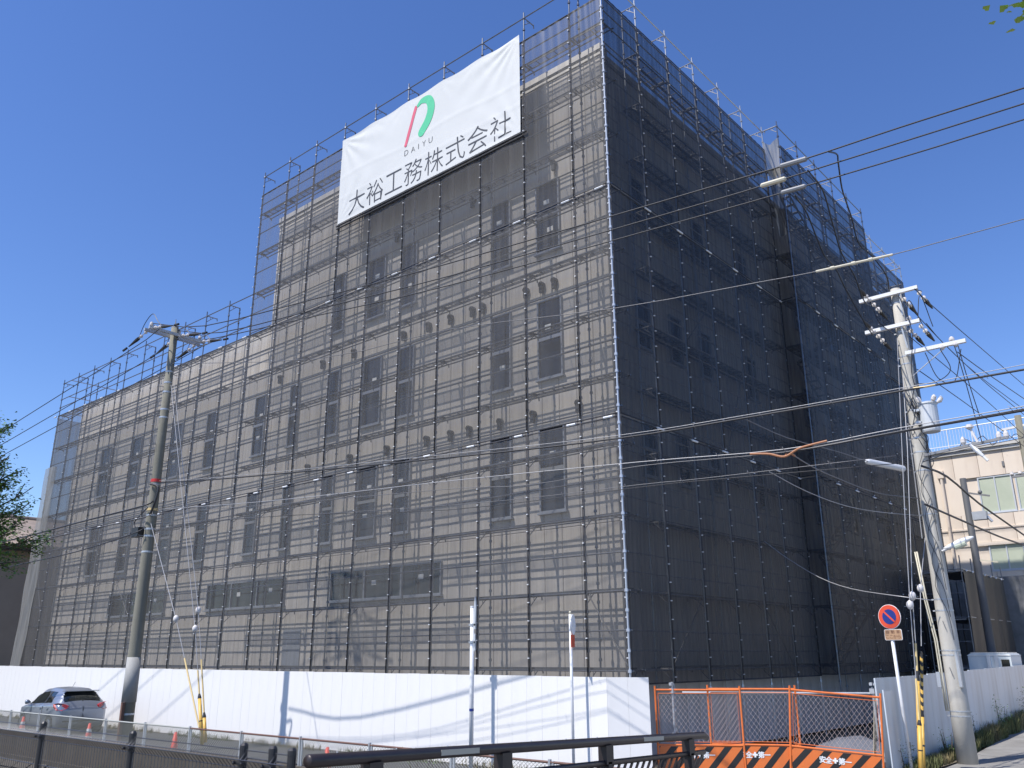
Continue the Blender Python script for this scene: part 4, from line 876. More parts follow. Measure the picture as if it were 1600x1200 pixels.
for k in range(6):
    z0 = (4.2, 3.5, 3.1, 4.6, 2.5, 2.0)[k]; mb = MB(); mb.tube(smooth_path([(X + .1, Y - radR(z0) - .02, z0), (X - .05, Y - radR(z0) - .05, z0 - .5), (X + .12, Y - radR(z0) - .03, z0 - 1.1), (X + .16, Y - radR(z0) - .02, z0 - 1.7)], 5), .007, 5); part('jumper', mb, 'cable_black', pr)
tf = MB(); cx_, cy_ = X + .36, Y - .12
tf.tube([(cx_, cy_, z) for z in (5.08, 5.12, 5.72, 5.76)], [.19, .205, .205, .21], 20); tr_ = part('transformer', tf, 'transformer', pr, smooth=False)
mb = MB(); mb.tube([(cx_, cy_, 5.76), (cx_, cy_, 5.80), (cx_, cy_, 5.83)], [.225, .22, .12], 20); part('lid', mb, 'transformer', tr_)
for dx, dy in ((.14, -.1), (.2, .08), (-.1, -.14)):
    mb = MB(); mb.tube([(cx_+dx, cy_+dy, 5.8), (cx_+dx*1.3, cy_+dy*1.3, 5.84), (cx_+dx*1.45, cy_+dy*1.4, 5.9), (cx_+dx*1.5, cy_+dy*1.4, 5.95)], [.03, .06, .055, .02], 10); part('bushing', mb, 'insulator', tr_)
mb = MB(); mb.box((X + .08, Y - .3, 5.3), (X + .2, Y - .05, 5.36)); mb.box((X + .08, Y - .3, 5.6), (X + .2, Y - .05, 5.66)); part('hanger', mb, 'galv', tr_)
mb = MB(); mb.beam((X + .1, Y - .1, 4.55), (X + 1.95, Y - .1, 4.70), .06, .06); ob_ = part('crossarm', mb, 'steel_dull', pr)
for x in (X + 1.0, X + 1.75, X + 1.9):
    mb = MB(); mb.tube([(x, Y - .1, 4.65), (x, Y - .1, 4.72), (x, Y - .1, 4.80), (x, Y-.1, 4.86)], [.025, .06, .055, .02], 10); part('pin_insulator', mb, 'insulator', ob_)
mb = MB(); mb.tube([(X+1.15, Y-.2, 4.62), (X+1.28, Y-.2, 4.45), (X+1.38, Y-.2, 4.32)], [.035, .055, .035], 10); mb.tube([(X+1.38, Y-.2, 4.32), (X+1.46, Y-.2, 4.2)], .03, 8); part('cutout_switch', mb, 'white_paint', ob_)
mb = MB(); mb.beam((X+1.3, Y-.1, 4.68), (X+1.2, Y-.1, 5.0), .05, .05); mb.tube([(X+1.18, Y-.1, 5.0), (X+1.18, Y-.1, 5.05), (X+1.18, Y-.1, 5.12)], [.03, .09, .07], 10); part('pin_insulator', mb, 'insulator', ob_)
# street lamp on the pole
mb = MB(); mb.tube([(X + .17, Y - .1, 2.27), (X + .3, Y - .1, 2.32)], .03, 10); la = part('lamp_arm', mb, 'galv', pr)
mb = MB(); mb.tube([(X + .22, Y - .1, 2.32), (X + .35, Y - .1, 2.36), (X + .6, Y - .1, 2.45), (X + .82, Y - .1, 2.52), (X + .88, Y-.1, 2.54)], [.03, .055, .075, .045, .015], 14); part('lamp_head', mb, 'white_paint', la, smooth=True)
mb = MB(); mb.tube([(X + .45, Y - .1, 2.34), (X + .70, Y - .1, 2.42)], [.07, .07], 12); part('lamp_glass', mb, 'glass_green', la)
mb = MB()
for dx, dy in ((0, 0), (.05, -.02)): mb.tube([(X - .42 + dx, Y - .12 + dy, 2.3), (X - .36 + dx, Y - .12 + dy, 1.2), (X - .26 + dx, Y - .14 + dy, .3), (X - .25 + dx, Y - .16 + dy, -.5), (X - .24 + dx, Y - .16 + dy, -1.2)], .018, 8)
part('conduit', mb, 'conduit', pr, smooth=True)
mb = MB(); mb.tube([(X - .16, Y - .08, 5.4), (X - .20, Y - .08, 3.6), (X - .22, Y - .1, 2.6)], .012, 6); part('ground_wire', mb, 'white_wire', pr)
mb = MB(); mb.box((X + .12, Y - .2, -.7), (X + .18, Y - .1, .05)); part('cover_strip', mb, 'galv', pr)
mb = MB(); mb.box((X - .33, Y - .2, -.70), (X - .25, Y - .1, -.38)); part('number_plate', mb, 'galv', pr)
for z in (.55, -.45, 1.6):
    mb = MB(); mb.tube([(X - .02, Y - radR(z) - .01, z + .17), (X + .03, Y - radR(z) - .03, z - .02)], .008, 5); part('step_bolt', mb, 'steel_dull', pr)

# two further poles behind
for (x, y, zt, r_, lab, nm) in ((-7.95, 35.1, 6.3, .13, 'slim dark utility pole in front of the tan building', 'a'), (-6.5, 39.5, 9.4, .15, 'grey utility pole at the right edge beyond the tan building windows', 'b')):
    o = root('utility_pole', (x, y, -2.2), lab, 'utility pole', 'utility poles')
    mb = MB(); mb.tube([(x, y, -2.2), (x, y, zt)], [r_ + .03, r_ - .02], 16); part('shaft', mb, 'pole_dark' if nm == 'a' else 'pole_old', o, smooth=True)
    if nm == 'a':
        mb = MB(); mb.box((x + .15, y - .2, 4.7), (x + .62, y + .1, 5.0)); mb.tube([(x+.62, y-.05, 4.8), (x+.75, y-.05, 4.6)], .05, 8); part('junction_box', mb, 'galv', o)
        mb = MB(); mb.beam((x + .05, y, 5.75), (x + .8, y, 5.55), .06, .06); mb.ball((x + .5, y, 5.72), .08); part('crossarm', mb, 'steel_dull', o)
        mb = MB(); mb.beam((x, y, 3.3), (x + .7, y, 3.15), .05, .04); part('arm', mb, 'conduit', o)
    else:
        mb = MB(); mb.beam((x - .7, y, 8.9), (x + .7, y, 9.0), .09, .09); part('crossarm', mb, 'white_paint', o)
        mb = MB(); mb.beam((x - .6, y, 6.9), (x + .6, y, 6.95), .09, .09); part('crossarm', mb, 'steel_dull', o)
        for dx in (-.6, -.3, .3):
            mb = MB(); mb.tube([(x+dx, y, 6.95), (x+dx, y, 7.0), (x+dx, y, 7.12)], [.03, .09, .05], 8); part('pin_insulator', mb, 'insulator', o)
        mb = MB(); mb.box((x - .1, y - .12, 8.0), (x + .1, y + .12, 8.3)); part('sensor_box', mb, 'black_rubber', o)

# ------------------------------------------------------------------ cables
def ext(pts, k0, k1):
    a, b = Vector(pts[0]), Vector(pts[1]); c, d = Vector(pts[-1]), Vector(pts[-2]); out = [Vector(p) for p in pts]
    if k1: out.append(c + (c - d).normalized() * k1)
    if k0: out.insert(0, a + (a - b).normalized() * k0)
    return out
LY = lambda x, o=0.0: 11.5 + .15*(x + 24.2) + o
def cable(key, rad, matn, label, name='power_line', group=None, e0=0, e1=0, n=3, cat='cable', sm=True):
    pts = ext(CAB[key], e0, e1); mb = MB(); mb.tube(smooth_path(pts, n) if sm else pts, rad, 6)
    return solo(name, mb, matn, label, cat, group, smooth=True)
GH = 'high wires between the poles'
for k, lab in (('L1', 'uppermost black wire from the left pole to the upper right'), ('L2', 'second black wire from the top, running to the upper right'), ('L3', 'third black wire from the top, running to the upper right')):
    o = cable(k, .014, 'cable_black', lab, group=GH, e1=9)
    P_ = [Vector(p) for p in CAB[k]]; a_, b_ = {'L1': (P_[4], P_[5]), 'L2': (P_[5], P_[4]), 'L3': (P_[5], P_[4])}[k]; dd = (P_[5] - P_[4]).normalized(); p = P_[5] if k != 'L2' else P_[5]; mb = MB()
    mb.tube([p - dd*.26, p - dd*.23, p + dd*.23, p + dd*.26], [.02, .05, .05, .02], 8); part('splice_cover', mb, 'cover_grey' if k != 'L2' else 'conduit', o)
for k, lab in (('W1', 'highest wire leaving the left pole towards the left edge'), ('W2', 'middle wire leaving the left pole towards the left edge'), ('W3', 'lowest of three high wires leaving the left pole to the left')): cable(k, .013, 'cable_black', lab, group=GH, e1=12)
s_ = cable('S', .008, 'cable_grey', 'thin grey wire with a pale tube near the light pole', e1=10)
P_ = [Vector(p) for p in CAB['S']]; a_, b_ = P_[5], P_[6]
mb = MB(); mb.tube([a_, a_.lerp(b_, .5) + Vector((0, 0, .0)), b_], .024, 8)
for t in (.22, .5, .72): q_ = a_.lerp(b_, t); mb.tube([q_ - (b_-a_)*.025, q_ + (b_-a_)*.025], .036, 8)
part('wire_tube', mb, 'conduit', s_)
GC = 'communication cables across the front of the building'
for k, r_, mt, lab in (('M1', .018, 'cable_black', 'thick black bundle, topmost of the low cables across the facade'), ('M1m', .006, 'white_wire', 'pale support wire just over the topmost black bundle'), ('M2', .008, 'white_wire', 'pale support wire of the second low cable run'), ('M2b', .007, 'cable_grey', 'wavy grey cable hanging under the second support wire'),
                       ('M3', .006, 'cable_grey', 'third low cable run across the facade to the light pole'), ('M4', .007, 'cable_black', 'lowest black cable across the facade to the light pole')):
    o = cable(k, r_, mt, lab, 'communication_cable', GC, e1=(9 if k[1] in '12' else 0), n=4)
    if k in ('M1', 'M2', 'M3'):
        mb = MB(); P = smooth_path(CAB[k], 10); acc = 0
        for a, b in zip(P, P[1:]):
            acc += (b - a).length
            if acc > 1.1: acc = 0; mb.tube([b + Vector((-.03, 0, .05)), b + Vector((0, -.03, .01)), b + Vector((.03, 0, -.05))], .005, 4)
        part('hanger', mb, 'cable_grey', o, kind='stuff')
mb = MB(); P = [Vector(p) + Vector((0, .02, -.06)) for p in CAB['M2'][4:]]; mb.tube(smooth_path(ext(P, 0, 9), 4), .022, 6); solo('communication_cable', mb, 'cable_black', 'black bundle under the second support wire right of the corner', 'cable', GC, smooth=True)
def at_cable(key, t):                                 # a point on a cable, t counts its survey points
    P_ = [Vector(p) for p in CAB[key]]; i_ = min(int(t), len(P_) - 2); return P_[i_].lerp(P_[i_+1], t - i_)
B_ = at_cable('M2', 4.0); dz_ = lambda v: Vector((0, 0, v))
mb = MB(); mb.tube(smooth_path([at_cable('M2', 3.78) - dz_(.03), at_cable('M2', 3.9) - dz_(.06), B_ - dz_(.13), at_cable('M2', 4.15) - dz_(.03), at_cable('M2', 4.4) + dz_(.01)], 6), .020, 8)
D_ = [Vector(p) for p in CAB['D2']]; mb.tube([B_ - dz_(.13), D_[0].lerp(D_[1], .15), D_[0].lerp(D_[1], .35)], .018, 8); solo('cable_sleeve', mb, 'cable_orange', 'orange sleeve where a cable branches off towards the light pole', 'sleeve')
mb = MB(); mb.tube([at_cable('M1', 4.97) + dz_(.01), at_cable('M1', 5.06), at_cable('M1', 5.16)], .018, 8); solo('cable_sleeve', mb, 'yellow_pale', 'pale yellow sleeve on the topmost low bundle', 'sleeve')
GV = 'low cables left of the left pole'
cable('V1', .022, 'cable_black', 'thick black cable from the left pole to the left edge', 'communication_cable', GV, e1=12); cable('V2', .012, 'cable_grey', 'grey cable with white tags left of the left pole', 'communication_cable', GV, e1=12); cable('V3', .016, 'cable_black', 'lowest black cable leaving the left pole to the left', 'communication_cable', GV, e1=12)
GD = 'drop cables to the light pole'
o = cable('D1', .010, 'cable_grey', 'upper drop cable sloping to the light pole, ending in a pale box', 'drop_cable', GD); P_ = [Vector(p) for p in CAB['D1']]; a_, b_ = P_[-2].lerp(P_[-1], -.1), P_[-2].lerp(P_[-1], .75); mb = MB(); mb.tube([a_, a_.lerp(b_, .04), a_.lerp(b_, .96), b_], [.02, .065, .075, .03], 10); part('splice_case', mb, 'white_paint', o)
cable('D2', .012, 'cable_grey', 'second drop cable, from the orange sleeve down to the light pole', 'drop_cable', GD); cable('D3', .007, 'white_wire', 'thin pale drop wire, lowest of three to the light pole', 'drop_cable', GD)
cable('G4', .012, 'white_wire', 'white and green slack cable from the side scaffold to the light pole', 'drop_cable')
GT = 'black tap wires down to the light pole top'
cable('H1', .016, 'cable_black', 'rightmost black tap wire curving down to the pole top', 'tap_wire', GT, n=5); cable('H2', .016, 'cable_black', 'middle black tap wire curving down to the pole top', 'tap_wire', GT, n=5); cable('H3', .016, 'cable_black', 'leftmost black tap wire ending at the second crossarm', 'tap_wire', GT, n=5)
GE = 'wires leaving the light pole to the lower right'
for k, lab in (('E1', 'outermost wire from the top arm end towards the right edge'), ('E2', 'wire from behind the pole top sloping right'), ('E3', 'wire from the end of the second crossarm'), ('E4', 'wire from the second crossarm close to the pole'), ('E5', 'short wire sloping right below the third crossarm'), ('E6', 'wire passing under the tip of the third crossarm')):
    cable(k, .012, 'cable_black', lab, 'power_line', GE, e1=25)
cable('K1', .026, 'cable_black', 'thick black cable from the light pole down across the tan building', 'communication_cable', e1=15); cable('K2', .024, 'cable_black', 'lower thick black cable from the light pole past the slim dark pole', 'communication_cable', e1=15); cable('K3', .012, 'cable_black', 'thin dark cable along the tan building roof edge', 'communication_cable', e1=15)
mb = MB(); rnd = random.Random(9); P = smooth_path([(-5.4, 24.0, 5.1), (-5.4, 26, 5.75), (-5.4, 28, 6.0), (-5.4, 30, 6.6), (-5.4, 32, 6.9), (-5.4, 34, 7.5)], 4); mb.tube([p + Vector((0, 0, .12 * math.sin(i * 1.3))) for i, p in enumerate(P)], .011, 5); solo('communication_cable', mb, 'cable_black', 'looped slack wire along the tan building railing', 'cable')

# guy wires with ball insulators
def guy(key, lab, ball, yel, stripes=False, group=None, gt=.86):
    P = [Vector(p) for p in CAB[key]]; o = root('guy_wire', P[-1], lab, 'guy wire', group)
    mb = MB(); mb.tube(P, .009, 6); part('wire', mb, 'white_wire', o)
    mb = MB(); mb.ball(P[ball], .075, n=12, sz=1.3); part('ball_insulator', mb, 'insulator', o, smooth=True)
    a, b = P[-2], P[-1]; q = a.lerp(P[-3], .35 if len(P) > 3 else .2)
    mb = MB(); mb.tube([b.lerp(a, (gt or .1) + .04), b.lerp(q, .98)], .020, 10)
    part('upper_sleeve', mb, 'yellow_pale', o)
    if gt:
        mb = MB(); mb.tube([b, b.lerp(a, gt)], .042, 12); part('guard_tube', mb, 'yellow', o, smooth=True)
        mb = MB(); mb.tube([b.lerp(a, gt), b.lerp(a, gt+.04), b.lerp(a, gt+.09)], [.046, .040, .022], 12); mb.tube([b.lerp(a, gt*.5), b.lerp(a, gt*.5+.02)], .044, 12); part('collar', mb, 'black_rubber', o)
    return o
guy('GL1', 'guy wire of the left pole, front one of the yellow-footed pair', 1, 1, group='guy wires of the left pole'); guy('GL2', 'guy wire of the left pole, rear one with the shorter yellow tube', 1, 1, group='guy wires of the left pole', gt=.42); guy('GL3', 'slanting guy wire low on the left pole', 1, 1, group='guy wires of the left pole', gt=0)
guy('Y1', 'guy wire of the light pole nearest to the round parking sign', 2, 1, group='guy wires of the light pole'); guy('Y2', 'guy wire of the light pole, middle of three', 2, 1, group='guy wires of the light pole')
P = [Vector(p) for p in CAB['Y3']]; o = root('guy_wire', P[-1], 'guy wire of the light pole in a yellow and black striped tube', 'guy wire', 'guy wires of the light pole')
mb = MB(); mb.tube([P[0], P[1], P[1].lerp(P[2], .9)], .009, 6); part('wire', mb, 'white_wire', o); mb = MB(); mb.ball(P[1], .07, n=12, sz=1.3); part('ball_insulator', mb, 'insulator', o, smooth=True)
a, b = P[2], P[3]
a = P[2] + Vector((0, 0, .0)); 
for k in range(16):
    mb = MB(); p, q = a.lerp(b, k/16), a.lerp(b, (k+1)/16); ax = (q-p).normalized(); sh = Vector((.03, -.02, .0)); u = ax.cross(Vector((1, 0, 0))).normalized()
    ring = lambda c, s: [c + (Vector((1, 0, 0))*math.cos(t) + u*math.sin(t))*.030 + ax*(math.cos(t - .8))*.045 for t in [2*math.pi*j/12 for j in range(12)]]
    r1, r2 = ring(p, 0), ring(q, 0); mb.add(r1 + r2, [(j, (j+1) % 12, 12 + (j+1) % 12, 12 + j) for j in range(12)]); part('band', mb, 'yellow' if k % 2 else 'stripe_black', o)
mb = MB(); mb.tube([P[4], b], .036, 12); part('guard_tube', mb, 'yellow', o, smooth=True); mb = MB(); mb.tube([b, b + Vector((0, 0, .12))], [.04, .03], 12); mb.tube([P[4].lerp(b, .5), P[4].lerp(b, .53)], .038, 12); part('collar', mb, 'black_rubber', o)

# ------------------------------------------------------------------ signs and slim poles
X, Y = -14.67, 15.45
o = root('sign_pole', (X, Y, -2.45), 'white street pole with two clamps and edge-on arrow sign by the hoarding', 'pole')
mb = MB(); mb.tube([(X, Y, -2.45), (X, Y, 1.12)], .052, 16); part('pole', mb, 'white_paint', o, smooth=True); mb = MB(); mb.tube([(X, Y, 1.12), (X, Y, 1.16)], .056, 16); part('cap', mb, 'white_paint', o)
mb = MB(); mb.prism([(X+.065, .62), (X+.115, .62), (X+.13, 1.15), (X+.10, 1.38), (X+.065, 1.15)], Y - .02, Y + .02); part('arrow_plate', mb, 'sign_back', o)
mb = MB(); mb.prism([(X+.065, .1), (X+.115, .15), (X+.11, .5), (X+.07, .52)], Y - .02, Y + .02); part('arrow_plate', mb, 'sign_back', o)
for z in (.72, .32):
    mb = MB(); mb.tube([(X, Y, z - .03), (X, Y, z + .03)], .06, 16); mb.box((X - .10, Y - .02, z - .02), (X - .05, Y + .02, z + .02)); mb.box((X + .05, Y - .02, z - .02), (X + .12, Y + .02, z + .02)); part('clamp', mb, 'galv', o)
mb = MB(); mb.tube([(X, Y, -1.22), (X, Y, -1.16)], .055, 16); part('blue_band', mb, 'sign_blue', o)

X, Y = -11.85, 15.62
o = root('road_sign', (X, Y, -2.45), 'round road sign seen edge-on with a small orange plate on a thin post', 'road sign')
mb = MB(); mb.tube([(X, Y, -2.45), (X, Y, .88)], .032, 14); part('post', mb, 'white_paint', o, smooth=True)
vd = Vector((.604, -.797, 0)); ed = Vector((vd.y, -vd.x, 0))           # the plate is turned nearly edge-on
nrm = (ed * .97 - vd * .24).normalized(); tn = Vector((-nrm.y, nrm.x, 0))
def disc(c, r_, nrm, tn, th, n=28):
    mb = MB(); a = [c + tn*math.cos(t)*r_ + Vector((0, 0, 1))*math.sin(t)*r_ for t in [2*math.pi*j/n for j in range(n)]]
    vs = [p - nrm*th/2 for p in a] + [p + nrm*th/2 for p in a]
    mb.add(vs, [tuple(range(n)), tuple(reversed(range(n, 2*n)))] + [(j, j+n, (j+1) % n + n, (j+1) % n) for j in range(n)]); return mb
c = Vector((X, Y, .66)) - nrm*.05
part('disc', disc(c, .22, nrm, tn, .012), 'sign_back', o)
part('rim', disc(c - nrm*.012, .215, nrm, tn, .01), 'print_white', o)
mb = MB(); mb.ball((X, Y, .92), .03, n=8); part('finial', mb, 'conduit', o)
mb = MB(); cc = Vector((X, Y, .31)) - nrm*.045
vs = [cc + tn*a_ + Vector((0, 0, b_)) + nrm*q for q in (-.006, .006) for a_, b_ in ((-.16, -.13), (.16, -.13), (.16, .13), (-.16, .13))]
mb.add(vs, [(0,1,2,3), (7,6,5,4), (0,4,5,1), (1,5,6,2), (2,6,7,3), (3,7,4,0)]); part('lower_plate', mb, 'sign_orange', o)

X, Y = -6.08, 19.0
o = root('no_parking_sign', (X, Y, -2.45), 'round blue and red no parking sign with a brown time plate, on a white post', 'road sign')
mb = MB(); mb.tube([(X - .01, Y + .05, -2.45), (X - .06, Y + .05, .9)], .034, 14); part('post', mb, 'white_paint', o, smooth=True)
nrm = Vector((-.20, -1, .02)).normalized(); tn = Vector((1, -.20, 0)).normalized(); c = Vector((X - .03, Y - .0, .745))
part('disc', disc(c, .245, nrm, tn, .012, 40), 'print_white', o)
part('red_ring', disc(c + nrm*.010, .235, nrm, tn, .006, 40), 'sign_orange', o)
part('blue_field', disc(c + nrm*.016, .150, nrm, tn, .004, 36), 'sign_blue', o)
dg_ = (tn * .7071 - Vector((0, 0, .7071))); dp = nrm.cross(dg_).normalized(); mb = MB()
vs = [c + nrm*q + dg_*a_*.158 + dp*b_*.017 for q in (.0185, .0215) for a_, b_ in ((-1, -1), (1, -1), (1, 1), (-1, 1))]
mb.add(vs, [(0,1,2,3), (7,6,5,4), (0,4,5,1), (1,5,6,2), (2,6,7,3), (3,7,4,0)]); part('red_bar', mb, 'sign_orange', o)
c2 = Vector((X, Y - .0, .385))
def plate(w_, h_, off, th, r_=.03):
    pts = []
    for (sx, sz, a0) in ((1, 1, 0), (-1, 1, 90), (-1, -1, 180), (1, -1, 270)):
        for q in (0, 30, 60, 90): t = R(a0 + q); pts.append((sx*(w_-r_) + r_*math.cos(t), sz*(h_-r_) + r_*math.sin(t)))
    n = len(pts); vs = [c2 + tn*p + Vector((0, 0, q)) + nrm*(off+k) for k in (0, th) for p, q in pts]; mb = MB()
    mb.add(vs, [tuple(range(n)), tuple(reversed(range(n, 2*n)))] + [(j, j+n, (j+1) % n + n, (j+1) % n) for j in range(n)]); return mb
tp = part('time_plate', plate(.19, .108, 0, .008), 'print_white', o); part('plate_face', plate(.182, .10, .009, .003), 'sign_tan', tp)
for s, sz, dz, xs in (('自動車', .072, .054, (-.115, 0, .115)), ('ここから', .085, -.038, (-.125, -.042, .042, .125))):
    for ch, x in zip(s, xs):
        if ch == '-': continue
        vs, fs = text_mb(ch, sz); mb = MB(); q0 = (min(v[0] for v in vs)+max(v[0] for v in vs))/2; q1 = (min(v[1] for v in vs)+max(v[1] for v in vs))/2
        mb.add([c2 + tn*((v[0]-q0)*1.15 + x) + Vector((0, 0, (v[1]-q1) + dz)) + nrm*.014 for v in vs], fs); part('character', mb, 'sign_brown', tp)
for z in (.62, .36):
    mb = MB(); mb.tube([(X - .05, Y + .05, z - .02), (X - .05, Y + .05, z + .02)], .042, 12); part('clamp', mb, 'galv', o)
mb = MB(); mb.tube([(-52, 20, -2.4), (-52, 20, 1.4)], .05, 10); solo('steel_post', mb, 'galv', 'slim grey post at the left edge behind the white hoarding', 'post')

# traffic cones on the street behind the chain-link
cone_ms = None
for k, (x, y) in enumerate(((-30.2, 11.55), (-25.7, 11.6), (-20.9, 11.55), (-15.0, 11.6))):
    o = root('traffic_cone', (x, y, -2.45), ('red traffic cone furthest left behind the chain-link fence', 'red and white traffic cone below the silver car', 'plain red traffic cone left of the yellow guy tubes', 'small red cone just left of the bridge railing end')[k], 'traffic cone', 'traffic cones along the canal')
    mb = MB(); mb.box((-.19, -.19, 0), (.19, .19, .03)); lpart('base', mb, 'orange_cone', o)
    mb = MB(); mb.tube([(0, 0, .03), (0, 0, .72)], [.135, .03], 14); lpart('body', mb, 'orange_cone', o, smooth=True)
    if k in (1, 0):
        for z0, z1 in ((.28, .38), (.48, .58)):
            rr = lambda z: .135 - (z - .03)/.69*.105 + .003
            mb = MB(); mb.tube([(0, 0, z0), (0, 0, z1)], [rr(z0), rr(z1)], 14, cap=False); lpart('white_band', mb, 'print_white', o)
# ------------------------------------------------------------------ cars
def lerp_tab(tab, x):
    if x <= tab[0][0]: return tab[0][1:]
    for p, q in zip(tab, tab[1:]):
        if x <= q[0]:
            t = (x - p[0]) / (q[0] - p[0]); t = t*t*(3-2*t)
            return [a + (b-a)*t for a, b in zip(p[1:], q[1:])]
    return tab[-1][1:]
def hatchback(loc, rz, label, body='car_silver', group=None):
    """x runs from the tail (0) to the nose (3.9); loc is the tail end on the road"""
    o = root('parked_car', loc, label, 'car', group, rz)
    #       x,   halfwidth, belt z, roof z, roof halfwidth, bottom z
    TAB = [(0.00, .70, .80, .86, .60, .36), (.05, .785, .90, .965, .66, .28), (.12, .815, .945, 1.05, .62, .25), (.28, .838, .965, 1.23, .58, .22), (.46, .845, .965, 1.385, .54, .22), (.8, .848, .95, 1.45, .52, .21), (1.5, .848, .92, 1.475, .53, .20), (2.1, .846, .90, 1.43, .53, .20),
           (2.5, .842, .89, 1.29, .56, .20), (2.95, .835, .875, 1.02, .58, .21), (3.1, .83, .865, .93, .60, .21), (3.5, .80, .80, .85, .58, .22), (3.78, .72, .70, .74, .52, .25), (3.9, .58, .55, .60, .42, .32)]
    NX, cs = 64, 26
    def sect(x):
        W, B, Rf, RW, Z0 = lerp_tab(TAB, x); gh = max(.0, Rf - B)
        K = [(0, Z0), (W*.80, Z0), (W*.97, Z0 + .10), (W, (Z0+B)*.5), (W*.992, B - .10), (W*.965, B), (RW + (W*.965-RW)*.42, B + gh*.55), (RW, Rf - gh*.12 - .01), (RW*.8, Rf), (RW*.4, Rf + .022), (0, Rf + .030)]
        P = smooth_path([(a, b, 0) for a, b in K], 4); return [(p.x, p.y) for p in P]
    xs = [3.9 * (i / NX) ** 1.0 for i in range(NX + 1)]; S = [sect(x) for x in xs]; n = len(S[0])
    wheels = (.62, 3.11); 
    V = {}; bodyF, glassF = [], []
    def zone(i, j):
        x = (xs[i] + xs[i+1]) / 2; y = (S[i][j][0] + S[i][j+1][0] + S[i+1][j][0] + S[i+1][j+1][0]) / 4; z = (S[i][j][1] + S[i][j+1][1] + S[i+1][j][1] + S[i+1][j+1][1]) / 4
        W, B, Rf, RW, Z0 = lerp_tab(TAB, x)
        for wx in wheels:
            if math.hypot(x - wx, z - .31) < .335 and y > .60: return None
        if j >= 27 and .13 < x < .42 and y < RW - .02 + .03*(1 - abs(x - .28)/.14): return 'rear'
        if j >= 28 and 2.22 < x < 2.98 and y < RW - .03: return 'front'
        if 21 <= j < 27:
            if .72 < x < 1.28 and z < Rf - .085 and z > B + .02 and (x - .72) > (z - B) * .35: return 'side'
            if 1.38 < x < 2.75 and z < Rf - .085 and z > B + .02: return 'side'
            if x > .62 and x < 2.85: return 'trim' if z > B + .02 and z < Rf - .06 and 1.28 <= x <= 1.38 else 'body'
        return 'body'
    mbs = {k: MB() for k in ('body', 'rear', 'front', 'side', 'trim')}; idx = {k: {} for k in mbs}
    def vid(k, i, j, s):
        key = (i, j, s)
        if key not in idx[k]:
            y, z = S[i][j]; off = -.008 if k in ('rear', 'front', 'side') else 0
            idx[k][key] = len(mbs[k].v); mbs[k].v.append((xs[i], s * (y + (off if 20 < j < 28 else 0)), z + (off if j >= 28 else 0)))
        return idx[k][key]
    for i in range(NX):
        for j in range(n - 1):
            k = zone(i, j)
            if k is None: continue
            for s in (1, -1):
                q = (vid(k, i, j, s), vid(k, i+1, j, s), vid(k, i+1, j+1, s), vid(k, i, j+1, s)); mbs[k].f.append(q if s == 1 else q[::-1]); mbs[k].m.append(0)
    for i, fl in ((0, False), (NX, True)):                # close tail and nose
        ring = [(xs[i], S[i][j][0], S[i][j][1]) for j in range(n)] + [(xs[i], -S[i][j][0], S[i][j][1]) for j in reversed(range(n))]
        cz = sum(q[2] for q in ring) / len(ring); sg = 1 if fl else -1; cap = MB(); rings = [ring] + [[(xs[i] + sg*b_, y*a_, cz + (z-cz)*a_) for _, y, z in ring] for a_, b_ in ((.9, .022), (.6, .032), (.05, .036))]
        cap.v = [v for rg_ in rings for v in rg_]; m_ = len(ring)
        for q in range(3):
            for j in range(m_): cap.f.append((q*m_ + j, q*m_ + (j+1) % m_, (q+1)*m_ + (j+1) % m_, (q+1)*m_ + j)); cap.m.append(0)
        cap.f.append(tuple(3*m_ + j for j in range(m_))); cap.m.append(0); lpart('front_bumper' if fl else 'tailgate', cap, body, o, smooth=True)
    lpart('body', mbs['body'], body, o, smooth=True)
    for k, nm in (('rear', 'rear_window'), ('front', 'windscreen'), ('side', 'side_windows'), ('trim', 'door_pillar')):
        if mbs[k].f:
            if k == 'side':
                for s, in ((1,), (-1,)):
                    for lo, hi in ((0, 1.33), (1.33, 4)):
                        mb = MB(); mp_ = {}
                        for f in mbs[k].f:
                            cx_ = sum(mbs[k].v[q][0] for q in f)/4; cy_ = sum(mbs[k].v[q][1] for q in f)/4
                            if lo < cx_ < hi and cy_ * s > 0: mb.add([mbs[k].v[q] for q in f], [(0,1,2,3)])
                        lpart('side_window', mb, 'car_glass', o)
            else: lpart(nm, mbs[k], 'car_glass' if k != 'trim' else 'car_trim', o, smooth=True)
    mb = MB(); mb.box((.25, -.78, .12), (3.7, .78, .34)); lpart('underbody', mb, 'car_trim', o)
    for wx in wheels:
        for s in (1, -1):
            mb = MB(); mb.tube([(wx, s*.86, .30), (wx, s*.845, .30), (wx, s*.66, .30)], [.27, .30, .30], 24); w_ = lpart('wheel', mb, 'black_rubber', o)
            mb = MB(); mb.tube([(wx, s*.868, .30), (wx, s*.86, .30)], [.185, .20], 20); lpart('rim', mb, 'rim', w_)
            mb = MB(); mb.tube([(wx, s*.64, .34), (wx, s*.65, .34)], .34, 20); lpart('wheel_arch', mb, 'car_trim', o)
